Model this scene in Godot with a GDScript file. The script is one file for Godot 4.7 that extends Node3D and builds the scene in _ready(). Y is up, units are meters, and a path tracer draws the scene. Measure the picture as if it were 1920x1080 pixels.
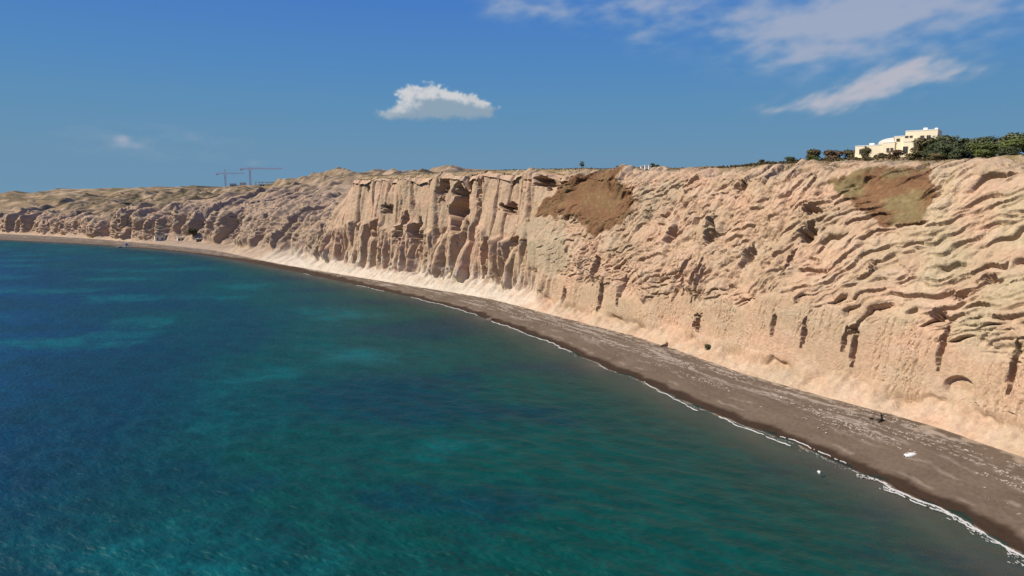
extends Node3D
# A drone view along an eroded pumice cliff, a dark sand beach and the sea.

const COL_S := [0,220.96,426.81,618.64,797.46,964.2,1119.72,1264.82,1400.23,1526.62,1644.61,1754.74,1857.56,1953.58,2043.26,2127,2205.23,2278.35,2346.72,2410.64,2470.38,2526.18,2578.31,2627.01,2672.54,2715.08,2754.77,2791.77,2826.26,2858.44,2888.51,2916.64,2942.97,2967.65,2990.81,3012.59,3033.09,3052.43,3070.66,3087.78,3103.86,3118.99,3133.25,3146.71,3159.41,3171.37,3182.65,3193.31,3203.45,3213.15,3222.49,3231.49,3240.11,3248.37,3256.37,3264.37,3272.37,3280.37,3288.37,3296.37,3304.37,3312.37,3320.37,3328.37,3336.37,3344.37,3352.37,3360.37,3368.37,3376.37]
const COL_X := [-2600,-2396.04,-2206.02,-2028.94,-1863.88,-1710.6,-1567.86,-1435.4,-1312.49,-1198.54,-1093.86,-996.7,-906.63,-823.42,-747.13,-676.2,-610.09,-549.05,-492.88,-442.18,-396.14,-353.94,-315.44,-279.62,-247.09,-219.9,-196.17,-174.49,-153.67,-133.46,-114.11,-96.02,-79.06,-63.03,-47.78,-33.39,-19.91,-8.19,1.19,9.32,17.11,24.47,31.34,37.07,41.68,45.76,49.67,54.23,59.14,64.03,68.44,71.44,73.73,75.62,77.01,78.07,78.91,79.68,80.39,81.06,81.66,82.21,82.72,83.18,83.63,84.09,84.55,85,85.46,85.92]
const COL_Z := [-1790,-1705.01,-1625.84,-1552.06,-1483.28,-1417.66,-1355.93,-1296.71,-1239.9,-1185.24,-1130.81,-1078.94,-1029.35,-981.45,-934.33,-889.82,-847.98,-807.72,-768.76,-729.83,-691.78,-655.27,-620.12,-587.13,-555.31,-522.61,-490.79,-460.82,-433.32,-408.28,-385.26,-363.73,-343.58,-324.82,-307.38,-291.04,-275.59,-260.21,-244.59,-229.53,-215.46,-202.24,-189.75,-177.57,-165.74,-154.49,-143.91,-134.29,-125.42,-117.04,-108.81,-100.34,-92.02,-83.99,-76.11,-68.18,-60.23,-52.27,-44.3,-36.32,-28.35,-20.37,-12.38,-4.4,3.59,11.58,19.56,27.55,35.54,43.53]
const COL_NX := [0.3846,0.3854,0.3867,0.3892,0.3933,0.3995,0.4081,0.4191,0.4322,0.4468,0.4623,0.4779,0.4932,0.5080,0.5224,0.5372,0.5537,0.5728,0.5943,0.6170,0.6397,0.6623,0.6860,0.7114,0.7371,0.7597,0.7754,0.7827,0.7825,0.7779,0.7720,0.7667,0.7634,0.7634,0.7687,0.7811,0.8003,0.8228,0.8442,0.8618,0.8758,0.8881,0.8997,0.9097,0.9158,0.9162,0.9117,0.9061,0.9048,0.9121,0.9274,0.9460,0.9631,0.9759,0.9845,0.9899,0.9930,0.9949,0.9960,0.9967,0.9973,0.9977,0.9980,0.9982,0.9983,0.9983,0.9984,0.9984,0.9984,0.9984]
const COL_NZ := [-0.9231,-0.9228,-0.9222,-0.9212,-0.9194,-0.9167,-0.9129,-0.9080,-0.9018,-0.8946,-0.8867,-0.8784,-0.8699,-0.8614,-0.8527,-0.8434,-0.8327,-0.8197,-0.8043,-0.7870,-0.7686,-0.7492,-0.7276,-0.7028,-0.6758,-0.6503,-0.6315,-0.6225,-0.6226,-0.6283,-0.6357,-0.6420,-0.6459,-0.6459,-0.6396,-0.6244,-0.5997,-0.5684,-0.5360,-0.5072,-0.4826,-0.4597,-0.4365,-0.4152,-0.4017,-0.4007,-0.4107,-0.4231,-0.4259,-0.4100,-0.3742,-0.3241,-0.2693,-0.2181,-0.1752,-0.1420,-0.1178,-0.1010,-0.0893,-0.0807,-0.0739,-0.0683,-0.0638,-0.0607,-0.0587,-0.0577,-0.0573,-0.0571,-0.0571,-0.0570]
const COL_W := [60,60,60,60,60,60,60,60,60,60,60,60,60,60,60,60,57.99,53.48,47.43,38.27,29.56,23.37,18.38,15.31,14.06,11.49,8.13,4.7,3.5,3.5,4.3,5.57,6.93,8.52,10.42,12.44,14.66,16,16.17,17.21,18.07,19.02,20.38,21.29,21.3,20.42,20.17,20.91,21.24,22.3,22.75,22.62,21.74,21.39,21.79,22.46,24.53,27.42,28.82,27.66,24.18,21.77,20.71,20.66,20.78,20.86,20.9,20.91,20.89,20.87]
const COL_SET := [0,7,9,13,17,30,130,300,1300,0,7,9,13,17,30,130,300,1300,0,7,9,13,17,30,130,300,1300,0,7,9,13,17,30,130,300,1300,0,7,9,13,17,30,130,300,1300,0,7,9,13,17,30,130,300,1300,0,7,9,13,17,30,130,300,1300,0,7,9,13,17,30,130,300,1300,0,7,9,13,17,30,130,300,1300,0,7,9,13,17,30,130,300,1300,0,7,9,13,17,30,130,300,1300,0,7,9,13,17,30,130,300,1300,0,7,9,13,17,30,130,300,1300,0,7,9,13,17,30,130,300,1300,0,7,9,13,17,30,130,300,1300,0,7,9,13,17,30,130,300,1300,0,7,9,13,17,30,130,300,1300,0,7,9,13,17,30,130,300,1300,0,7,9,13,17,30,130,300,1300,0,7,9,13,17,30,130,300,1300,0,7,9,13,17,30,130,300,1300,0,17.22,22.62,28.33,47.09,81.09,158.38,300,1300,0,25,33,40,70,120,180,300,1300,0,25,33,40,70,120,180,300,1300,0,24.1,31.81,38.98,68.64,116.95,174.64,290.4,1277.41,0,9.26,12.35,22.3,46.4,66.89,86.57,132.8,906.6,0,9,12,22,46,66,85,130,900,0,9,12,22,46,66,85,130,900,0,9,12,22,46,66,85,130,900,0,9,12,22,46,66,85,130,900,0,6.92,8.74,14.58,26.13,36.34,64.24,109.24,900,0,5.5,6.5,9.5,12.5,16,50,95,900,0,5.5,6.5,9.5,12.5,16,50,95,900,0,5.5,6.5,9.5,12.5,16,50,95,900,0,5.5,6.5,9.5,12.5,16,50,95,900,0,5.5,6.5,9.5,12.5,16,50,95,900,0,5.5,6.5,9.5,12.5,16,50,95,900,0,5.5,6.5,9.5,12.5,16,50,95,900,0,5.32,6.32,9.26,13.31,17.04,49.81,95,900,0,4.75,5.75,8.52,15.84,20.33,49.21,95,900,0,4.04,5.04,7.58,19.01,24.43,48.47,95,900,0,3.61,4.61,7.01,20.96,26.95,48.01,95,900,0,3.6,4.6,7,21,27,48,95,900,0,3.6,4.6,7,21,27,48,95,900,0,3.6,4.6,7,21,27,48,95,900,0,3.6,4.6,7,21,27,48,95,900,0,3.6,4.6,7,21,27,48,95,900,0,3.6,4.6,7,21,27,48,95,900,0,3.6,4.6,7,21,27,48,95,900,0,3.6,4.6,7,21,27,48,95,900,0,3.6,4.6,7,21,27,48,95,900,0,3.6,4.6,7,21,27,48,95,900,0,3.6,4.6,7,21,27,48,95,900,0,3.6,4.6,7,21,27,48,95,900,0,3.6,4.6,7,21,27,48,95,900,0,3.6,4.6,7,21,27,48,95,900,0,3.6,4.6,7,21,27,48,95,900,0,3.6,4.6,7,21,27,48,95,900,0,3.6,4.6,7,21,27,48,95,900,0,3.6,4.6,7,21,27,48,95,900,0,3.6,4.6,7,21,27,48,95,900,0,3.6,4.6,7,21,27,48,95,900,0,3.6,4.6,7,21,27,48,95,900,0,3.6,4.6,7,21,27,48,95,900,0,3.6,4.6,7,21,27,48,95,900,0,3.6,4.6,7,21,27,48,95,900,0,3.6,4.6,7,21,27,48,95,900,0,3.6,4.6,7,21,27,48,95,900,0,3.6,4.6,7,21,27,48,95,900,0,3.6,4.6,7,21,27,48,95,900]
const COL_H := [2,4,6.67,20.09,23,25.34,39.34,65.01,76.68,2,4,6.59,19.77,22.63,24.93,38.68,63.9,75.36,2,4,6.51,19.47,22.29,24.54,38.07,62.86,74.13,2,4,6.46,19.29,22.08,24.31,37.69,62.23,73.38,2,4,6.55,19.62,22.47,24.74,38.38,63.4,74.77,2,4,6.62,19.92,22.81,25.12,38.99,64.42,75.98,2,4,6.69,20.19,23.12,25.47,39.55,65.36,77.1,2,4,6.75,20.42,23.39,25.76,40.02,66.16,78.05,2,4,6.8,20.61,23.61,26.02,40.43,66.84,78.85,2,4,6.84,20.76,23.79,26.21,40.73,67.36,79.46,2,4,6.86,20.82,23.85,26.28,40.85,67.55,79.69,2,4,6.84,20.74,23.76,26.18,40.68,67.27,79.36,2,4,6.8,20.59,23.59,25.99,40.38,66.76,78.75,2,4,6.82,20.68,23.69,26.1,40.56,67.07,79.12,2,4,6.76,20.46,23.44,25.82,40.12,66.33,78.24,2,4,6.73,20.34,23.3,25.67,39.87,65.9,77.74,2,4,6.74,20.37,23.33,25.7,39.92,66,77.85,2,4,6.7,20.22,23.16,25.51,39.61,65.47,77.23,2,4,6.45,19.26,22.04,24.27,37.63,62.12,73.26,2,4,6.49,19.4,22.21,24.46,37.93,62.63,73.86,2,4,7.49,23.29,26.72,29.47,45.95,76.16,89.89,2,4,9.21,26.54,32.83,42.81,56.46,76.18,90.21,2,4,10.5,28.92,37.43,53.02,64.35,75.69,89.86,2,4,10.56,29.11,37.67,53.36,64.78,76.19,90.46,2,4.17,10.78,29.34,38.28,53.39,64.43,75.23,89.25,2,6.95,12.31,28.86,41.2,47.52,52.75,54.93,64.29,2,7,13.73,32.49,46.57,53.6,59.47,61.81,72.37,2,7,13.74,32.51,46.6,53.64,59.51,61.85,72.42,2,7,13.64,32.26,46.23,53.21,59.03,61.36,71.83,2,7,13.54,31.99,45.83,52.76,58.52,60.83,71.21,2,6.7,11.17,33.01,51.36,55.08,58.01,59.91,68.97,2,6.5,9.2,31.82,51.88,53.42,54.45,55.99,63.71,2,6.5,9.16,31.67,51.62,53.15,54.17,55.71,63.38,2,6.5,9.12,31.48,51.31,52.83,53.85,55.37,63,2,6.5,9.08,31.35,51.08,52.6,53.61,55.13,62.72,2,6.5,9.09,31.35,51.09,52.61,53.62,55.14,62.73,2,6.5,9.05,31.2,50.83,52.34,53.35,54.86,62.41,2,6.5,8.99,30.96,50.43,51.93,52.93,54.43,61.91,2,6.32,8.7,29.7,49.49,51.12,52.15,53.69,61.26,2,5.75,8.02,26.67,48.13,50.22,51.42,53.11,61.2,2,5.04,7.16,22.87,46.54,49.23,50.63,52.54,61.32,2,4.61,6.63,20.51,45.62,48.69,50.22,52.27,61.5,2,4.6,6.59,20.35,45.32,48.38,49.91,51.94,61.12,2,4.6,6.59,20.35,45.32,48.38,49.91,51.95,61.12,2,4.6,6.57,20.3,45.2,48.25,49.78,51.81,60.96,2,4.6,6.55,20.21,45,48.04,49.56,51.58,60.68,2,4.6,6.52,20.06,44.64,47.65,49.16,51.17,60.2,2,4.6,6.47,19.88,44.22,47.2,48.69,50.68,59.62,2,4.6,6.4,19.61,43.58,46.51,47.98,49.93,58.74,2,4.6,6.39,19.55,43.43,46.35,47.81,49.76,58.54,2,4.6,6.43,19.74,43.88,46.84,48.32,50.29,59.16,2,4.6,6.42,19.7,43.78,46.73,48.21,50.17,59.02,2,4.6,6.35,19.39,43.05,45.95,47.4,49.33,58.02,2,4.6,6.27,19.09,42.35,45.2,46.62,48.52,57.06,2,4.6,6.2,18.8,41.67,44.47,45.87,47.74,56.14,2,4.6,6.13,18.52,41.01,43.77,45.14,46.98,55.24,2,4.6,6.06,18.25,40.37,43.08,44.43,46.24,54.36,2,4.6,6.06,18.25,40.37,43.08,44.43,46.24,54.36,2,4.6,6.06,18.25,40.37,43.08,44.43,46.24,54.36,2,4.6,6.06,18.25,40.37,43.08,44.43,46.24,54.36,2,4.6,6.06,18.25,40.37,43.08,44.43,46.24,54.36,2,4.6,6.06,18.25,40.37,43.08,44.43,46.24,54.36,2,4.6,6.06,18.25,40.37,43.08,44.43,46.24,54.36,2,4.6,6.06,18.25,40.37,43.08,44.43,46.24,54.36,2,4.6,6.06,18.25,40.37,43.08,44.43,46.24,54.36,2,4.6,6.06,18.25,40.37,43.08,44.43,46.24,54.36,2,4.6,6.06,18.25,40.37,43.08,44.43,46.24,54.36,2,4.6,6.06,18.25,40.37,43.08,44.43,46.24,54.36,2,4.6,6.06,18.25,40.37,43.08,44.43,46.24,54.36,2,4.6,6.06,18.25,40.37,43.08,44.43,46.24,54.36]
const FEATURES := [0,3013.28,37.36,6.59,9.7,7,0,3002.05,46.26,3.8,5.17,4,0,3046.41,37.57,4.54,2.16,6,0,3017.47,47,2.86,5.97,3.5,0,3026.72,45.71,2.03,6.65,3,0,2955.81,36.24,5.22,2.59,3,0,2970.88,27.75,3.25,7.06,4.5,0,2981.37,26.36,4.31,5.87,5,0,2931.73,47.04,2.29,1.7,3.5,0,3071.18,46.98,9.25,2.56,5,0,3055.36,24.73,4.87,2.21,4.5,0,2946.48,25.88,3.15,4.85,3,1,3115.67,9.64,1.3,5.49,3.5,1,3108.88,18.07,1.72,4.32,3.2,0,3150.6,34.18,1.93,1.76,4,0,3153.78,29.92,1.74,2.38,4,1,3148.01,19.16,1.14,5.07,3.2,1,3151.88,19.56,0.96,4.73,3,1,3156.61,18.99,1.09,4.68,3.2,1,3158.78,18.57,0.62,3.58,2.2,0,3160.93,9.08,1.37,1.99,3,0,3164.26,46.54,1.2,1.95,3.5,0,3155.36,43.39,1.26,1.63,2.2,0,3186.18,31.64,2.02,1.87,4.5,0,3184.28,36.85,2.45,1,3.5,0,3184.55,26.03,1.09,2.62,4,0,3170.19,26.54,1.46,2.38,2.5,1,3204.79,11.99,0.5,3.9,2,1,3186.45,12.76,0.54,2.44,1.2,1,3202.54,12.14,0.5,2.13,1.6,1,3193.86,11.87,0.52,2.76,1.6,0,3181.54,42.6,0.97,1.89,2.2,1,3231.79,13.37,0.5,4.26,2.2,1,3220.29,14.3,0.5,3.25,1.4,0,3218.29,19.44,1.25,0.8,2,0,3203.79,14.37,0.75,0.8,1.6,0,3203.79,26.43,0.75,0.8,1.6,0,3220.29,22.93,1,0.8,1.6,0,3224.04,25.88,1.12,0.8,1.6,0,3137.37,30.21,1.87,1.75,2.4,0,3123.36,35.63,1.44,1.52,1.5,1,3125.15,13.85,1.07,4.58,1.8,1,3095.97,7.17,1,4.05,1.4,1,3036.22,17.52,1.48,6.43,2.5]
const ARCH := [3224.29,8.33,2.62,1.86]
const PATCH_BOWL := [3080.69,45.48,3087.4,49.34,3100.74,49.83,3117.52,39.35,3113.05,32.85,3103.09,27.87,3091.92,33.95,3067.19,34.17,3070.74,38.69]
const PATCH_BOWL2 := [3185.36,42.71,3190.18,44.39,3193.86,45.9,3204.79,45.36,3208.79,40.28,3209.54,34.28,3201.79,33.71,3197.73,36.09,3191.24,39.07]
const PATCH_GREY := [3052.56,30.82,3070.74,34.13,3089.06,31.01,3094.76,17.79,3083.65,13.05,3068.53,15.56,3064.96,21.23]
const PATCH_OLIVE := [3116.04,44.45,3134.29,44.71,3136.69,39.96,3129.41,36.03,3121.55,32.39]
const PATCH_RIGHT := [3207.79,43.58,3211.29,45.85,3212.29,41.42,3209.79,39.3]


var noise := FastNoiseLite.new()      # plain smooth noise, about one cell per unit
var fractal := FastNoiseLite.new()    # four octaves
var ridged := FastNoiseLite.new()     # sharp crests
var cracks := FastNoiseLite.new()     # 0 on the joints between irregular blocks, growing inwards
var blocks := FastNoiseLite.new()     # one value for each block
var rng := RandomNumberGenerator.new()
var used := {}

# ---------------------------------------------------------------- helpers
func numbered(called: String) -> String:
	var n: int = used.get(called, 0)
	used[called] = n + 1
	return called if n == 0 else "%s_%03d" % [called, n]

func tag(o: Node, label: String, category: String, group := "") -> void:
	o.set_meta("label", label)
	o.set_meta("category", category)
	if group != "":
		o.set_meta("group", group)

func thing(called: String, label: String, category: String, at: Vector3, turn := 0.0, group := "") -> Node3D:
	var o := Node3D.new()
	o.name = numbered(called)
	add_child(o)
	o.position = at
	o.rotation.y = turn
	tag(o, label, category, group)
	return o

func part(called: String, mesh: Mesh, material: Material, parent: Node, at := Vector3.ZERO) -> MeshInstance3D:
	var o := MeshInstance3D.new()
	o.name = called
	o.mesh = mesh
	o.material_override = material
	o.position = at
	parent.add_child(o, true)
	return o

func structure(called: String, mesh: Mesh, material: Material) -> MeshInstance3D:
	var o := part(called, mesh, material, self)
	o.set_meta("kind", "structure")
	return o

func mat(c: Color, rough := 0.9) -> StandardMaterial3D:
	var m := StandardMaterial3D.new()
	m.albedo_color = c.linear_to_srgb()
	m.roughness = rough
	return m

func grid_mesh(verts: PackedVector3Array, colors: PackedColorArray, nc: int, nr: int, flip := false, uvs := PackedVector2Array(), tilt := PackedVector3Array()) -> ArrayMesh:
	var normals := PackedVector3Array()
	normals.resize(verts.size())
	for i in nc:
		var il := maxi(i - 1, 0) * nr
		var ir := mini(i + 1, nc - 1) * nr
		for j in nr:
			var a := verts[ir + j] - verts[il + j]
			var b := verts[i * nr + mini(j + 1, nr - 1)] - verts[i * nr + maxi(j - 1, 0)]
			var n := a.cross(b).normalized()
			normals[i * nr + j] = -n if flip else n
			if tilt.size():
				normals[i * nr + j] = (normals[i * nr + j] + tilt[i * nr + j]).normalized()
	var index := PackedInt32Array()
	index.resize((nc - 1) * (nr - 1) * 6)
	var k := 0
	for i in nc - 1:
		for j in nr - 1:
			var p := i * nr + j
			var q := p + nr
			if flip:
				index[k] = p; index[k + 1] = q + 1; index[k + 2] = p + 1
				index[k + 3] = p; index[k + 4] = q; index[k + 5] = q + 1
			else:
				index[k] = p; index[k + 1] = p + 1; index[k + 2] = q + 1
				index[k + 3] = p; index[k + 4] = q + 1; index[k + 5] = q
			k += 6
	var arrays := []
	arrays.resize(Mesh.ARRAY_MAX)
	arrays[Mesh.ARRAY_VERTEX] = verts
	arrays[Mesh.ARRAY_NORMAL] = normals
	if colors.size():
		arrays[Mesh.ARRAY_COLOR] = colors
	if uvs.size():
		arrays[Mesh.ARRAY_TEX_UV] = uvs
	arrays[Mesh.ARRAY_INDEX] = index
	var m := ArrayMesh.new()
	m.add_surface_from_arrays(Mesh.PRIMITIVE_TRIANGLES, arrays)
	return m

func sstep(a: float, b: float, x: float) -> float:
	var t := clampf((x - a) / (b - a), 0.0, 1.0)
	return t * t * (3.0 - 2.0 * t)

func noise_texture(freq: float, octaves: int, low: float, high: float, seed_: int, size := 512) -> NoiseTexture2D:
	var n := FastNoiseLite.new()
	n.seed = seed_
	n.noise_type = FastNoiseLite.TYPE_SIMPLEX_SMOOTH
	n.frequency = freq
	n.fractal_octaves = octaves
	var t := NoiseTexture2D.new()
	t.width = size
	t.height = size
	t.seamless = true
	t.noise = n
	var g := Gradient.new()
	g.set_color(0, Color(low, low, low))
	g.set_color(1, Color(high, high, high))
	t.color_ramp = g
	return t

# ---------------------------------------------------------------- coastline
var at_i := 0
func coast(s: float) -> Array:
	# [base point, inward direction, beach width, column number, fraction]
	var n := COL_S.size()
	while at_i < n - 2 and COL_S[at_i + 1] < s:
		at_i += 1
	while at_i > 0 and COL_S[at_i] > s:
		at_i -= 1
	var i := at_i
	var f: float = clampf((s - COL_S[i]) / (COL_S[i + 1] - COL_S[i]), 0.0, 1.0)
	var h := maxi(i - 1, 0)
	var k := mini(i + 2, n - 1)
	var base := Vector2(cubic_interpolate(COL_X[i], COL_X[i + 1], COL_X[h], COL_X[k], f), cubic_interpolate(COL_Z[i], COL_Z[i + 1], COL_Z[h], COL_Z[k], f))
	var inward := Vector2(lerpf(COL_NX[i], COL_NX[i + 1], f), lerpf(COL_NZ[i], COL_NZ[i + 1], f)).normalized()
	return [base, inward, lerpf(COL_W[i], COL_W[i + 1], f), i, f]

func spots_along(from: float, to: float, fine: float, coarse: float) -> PackedFloat32Array:
	# distances along the coast, denser where the drone is near
	var out := PackedFloat32Array()
	var s := from
	while s < to:
		out.append(s)
		var b: Vector2 = coast(s)[0]
		var r := b.length()
		s += r * (fine if s > 2090.0 and s < 3262.0 else coarse)
	out.append(to)
	return out

# ---------------------------------------------------------------- the scene
func _ready() -> void:
	rng.seed = 7
	noise.noise_type = FastNoiseLite.TYPE_SIMPLEX_SMOOTH
	noise.frequency = 1.0
	noise.fractal_type = FastNoiseLite.FRACTAL_NONE
	noise.seed = 11
	fractal.noise_type = FastNoiseLite.TYPE_SIMPLEX_SMOOTH
	fractal.frequency = 1.0
	fractal.fractal_octaves = 4
	fractal.seed = 5
	for i in 64 * 64 * 5:
		dice.append(rng.randf())
	ridged.noise_type = FastNoiseLite.TYPE_SIMPLEX_SMOOTH
	ridged.frequency = 1.0
	ridged.fractal_type = FastNoiseLite.FRACTAL_RIDGED
	ridged.fractal_octaves = 4
	ridged.seed = 21
	for n in [cracks, blocks]:
		n.noise_type = FastNoiseLite.TYPE_CELLULAR
		n.frequency = 1.0
		n.seed = 33
		n.cellular_jitter = 1.0
		n.cellular_distance_function = FastNoiseLite.DISTANCE_EUCLIDEAN
		n.fractal_type = FastNoiseLite.FRACTAL_NONE
	cracks.cellular_return_type = FastNoiseLite.RETURN_DISTANCE2_SUB
	blocks.cellular_return_type = FastNoiseLite.RETURN_CELL_VALUE
	make_camera_and_light()
	make_cliff()
	make_beach()
	make_sea()
	make_foam_and_stones()
	make_plants()
	make_house()
	make_far_site()
	make_harbour()
	make_beach_finds()
	print("all at ", Time.get_ticks_msec())

func make_camera_and_light() -> void:
	var cam := Camera3D.new()
	cam.name = "camera"
	cam.position = Vector3(0, 38, 0)
	cam.rotation_degrees.x = -6.9045
	cam.fov = 45.75
	cam.near = 0.5
	cam.far = 20000.0
	add_child(cam)
	cam.current = true
	var sun := DirectionalLight3D.new()
	sun.name = "sun"
	add_child(sun)
	sun.look_at_from_position(Vector3(-70, 66, 11), Vector3.ZERO)
	sun.light_energy = 1.6
	sun.light_color = Color(1.0, 0.955, 0.88)
	sun.light_angular_distance = 0.5
	sun.shadow_enabled = true
	var env := Environment.new()
	env.tonemap_mode = Environment.TONE_MAPPER_LINEAR
	env.tonemap_exposure = 1.23
	env.background_mode = Environment.BG_SKY
	env.sdfgi_enabled = true
	env.ssao_enabled = true
	env.ssil_enabled = true
	env.sky = Sky.new()
	var pano := PanoramaSkyMaterial.new()
	pano.panorama = sky_picture()
	pano.energy_multiplier = 0.813
	env.sky.sky_material = pano
	var w := WorldEnvironment.new()
	w.name = "surroundings"
	w.environment = env
	add_child(w)

func sky_color(el: float) -> Color:
	# clear air by height over the horizon, in degrees; display values
	var stops := [[-90.0, Color8(96, 128, 150)], [0.0, Color8(110, 149, 178)], [4.0, Color8(107, 147, 177)], [8.0, Color8(94, 143, 184)], [11.0, Color8(84, 137, 190)], [16.0, Color8(72, 124, 195)], [30.0, Color8(58, 108, 186)], [90.0, Color8(40, 84, 165)]]
	for i in stops.size() - 1:
		if el <= stops[i + 1][0]:
			return (stops[i][1] as Color).lerp(stops[i + 1][1], clampf((el - stops[i][0]) / (stops[i + 1][0] - stops[i][0]), 0, 1))
	return stops[-1][1]

# clouds: middle (azimuth from straight ahead, height, degrees), half sizes, tilt, strength
const PUFF := [[-7.5, 8.5, 1.9, 1.15, 0.0, 1.25], [-5.3, 8.35, 2.1, 1.0, 0.0, 1.2], [-3.2, 8.0, 1.8, 0.8, -0.2, 1.1], [-8.6, 7.45, 2.2, 0.65, 0.1, 0.9], [-5.6, 7.25, 4.2, 0.6, 0.0, 0.95], [-10.0, 7.2, 1.5, 0.4, 0.0, 0.7], [-2.3, 7.7, 1.0, 0.5, 0.0, 0.9]]
const STREAK := [[26.4, 8.4, 2.6, 1.1, 0.34, 1.0], [29.0, 9.3, 2.8, 1.1, 0.2, 1.0], [24.0, 7.6, 4.2, 0.95, 0.08, 0.9], [31.4, 9.2, 4.2, 1.0, 0.0, 0.9], [27.5, 8.3, 6.0, 1.5, 0.12, 0.5], [20.8, 7.3, 2.5, 0.5, 0.0, 0.5]]
const VEIL := [[24.5, 13.0, 5.2, 2.0, 0.12, 1.1], [30.5, 13.6, 8.0, 2.4, 0.0, 1.15], [18.8, 13.8, 5.0, 1.3, 0.0, 0.7], [22.5, 10.9, 5.0, 0.7, 0.12, 0.5], [0.6, 15.6, 3.4, 1.3, 0.0, 0.75], [11.0, 13.0, 1.9, 1.2, 0.2, 0.55], [11.6, 15.4, 3.0, 0.9, 0.0, 0.6], [26.0, 17.0, 12.0, 2.6, 0.0, 0.8], [7.0, 15.2, 9.0, 2.0, 0.0, 0.5], [20.0, 12.2, 9.0, 2.6, 0.0, 0.45], [28.0, 10.2, 9.0, 1.6, 0.1, 0.4], [-27.0, 4.6, 8.0, 1.6, 0.0, 0.35], [-29.2, 4.75, 0.55, 0.42, 0.0, 0.75], [-28.6, 4.2, 2.6, 0.4, 0.0, 0.35], [-20.0, 3.2, 2.5, 0.35, 0.0, 0.28]]

func field(blobs: Array, az: float, el: float) -> float:
	var g := 0.0
	for q in blobs:
		var dx: float = az - q[0]
		var dy: float = el - q[1]
		if absf(dx) > q[2] * 2.2:
			continue
		dy -= dx * q[4]
		dx /= q[2]
		dy /= q[3]
		var e := dx * dx + dy * dy
		if e < 4.0:
			g += q[5] * exp(-1.4 * e)
	return g

func paint_clouds(im: Image, az0: float, az1: float, el0: float, el1: float, shift := 0.0) -> void:
	var w := im.get_width()
	var h := im.get_height()
	for x in range(int(az0 / 360.0 * w), int(az1 / 360.0 * w)):
		var az := (x + 0.5) / w * 360.0 - shift
		var puff := PUFF.filter(func(q): return absf(az - q[0]) < q[2] * 2.0 + 0.8)
		var streak := STREAK.filter(func(q): return absf(az - q[0]) < q[2] * 2.0)
		var veil := VEIL.filter(func(q): return absf(az - q[0]) < q[2] * 2.0)
		if puff.size() + streak.size() + veil.size() == 0:
			continue
		for y in range(int((90.0 - el1) / 180.0 * h), int((90.0 - el0) / 180.0 * h)):
			var el := 90.0 - (y + 0.5) / h * 180.0
			var g1 := field(puff, az, el)
			var g2 := field(streak, az, el)
			var g3 := field(veil, az, el)
			if g1 + g2 + g3 < 0.12:
				continue
			var c := im.get_pixel(posmod(x, w), y)
			var n := fractal.get_noise_2d(az * 0.55, el * 1.1)
			if g3 > 0.05:
				var wisp := fractal.get_noise_2d(az * 0.22 + 0.3 * el, el * 0.62 - 0.16 * az)
				var a := sstep(0.0, 1.6, g3 + 0.7 * wisp * minf(1.0, g3 * 2.0) + 0.12 * n) * 0.85
				c = c.lerp(Color8(170, 176, 196), a)
			if g2 > 0.05:
				var wisp := fractal.get_noise_2d(az * 0.4 + 7.0, el * 1.1 - 0.35 * az)
				var a := sstep(0.0, 2.1, g2 + 0.9 * wisp * minf(1.0, g2 * 2.0) + 0.2 * n)
				c = c.lerp(Color8(146, 162, 184).lerp(Color8(180, 182, 196), sstep(0.5, 1.1, g2 + 0.4 * wisp)), a)
			if g1 > 0.05:
				var lump := 0.5 * fractal.get_noise_2d(az * 0.6 + 3.0, el * 0.9) + 0.35 * absf(noise.get_noise_2d(az * 1.5, el * 1.9)) + 0.08 * absf(noise.get_noise_2d(az * 3.4 + 9.0, el * 4.2))
				var soft := sstep(8.2, 7.0, el)
				var a := sstep(0.40, lerpf(0.72, 1.5, soft), g1 + lump - 0.06)
				var lump2 := 0.55 * fractal.get_noise_2d((az - 0.35) * 0.75 + 3.0, (el + 0.4) * 1.1) + 0.35 * absf(noise.get_noise_2d((az - 0.35) * 1.5, (el + 0.4) * 1.9))
				var lit := sstep(0.75, -0.15, field(puff, az - 0.5, el + 0.6) + 0.9 * lump2 - 0.45 * g1)
				lit = clampf(lit * sstep(7.3, 8.5, el + 0.9 * lump - 0.06 * (az + 6.0)), 0.0, 1.0)
				c = c.lerp(Color8(142, 162, 180).lerp(Color8(212, 211, 212), lit), a * 0.95)
			im.set_pixel(posmod(x, w), y, c)

func sky_picture() -> ImageTexture:
	var w := 4096
	var h := 2048
	var im := Image.create(8, h, false, Image.FORMAT_RGBA8)
	for y in h:
		im.fill_rect(Rect2i(0, y, 8, 1), sky_color(90.0 - (y + 0.5) / h * 180.0))
	im.resize(w, h, Image.INTERPOLATE_NEAREST)
	paint_clouds(im, -42.0, 48.0, 1.5, 22.0)
	paint_clouds(im, 95.0, 185.0, 1.5, 22.0, 137.0)
	paint_clouds(im, -150.0, -60.0, 1.5, 22.0, -95.0)
	return ImageTexture.create_from_image(im)

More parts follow.
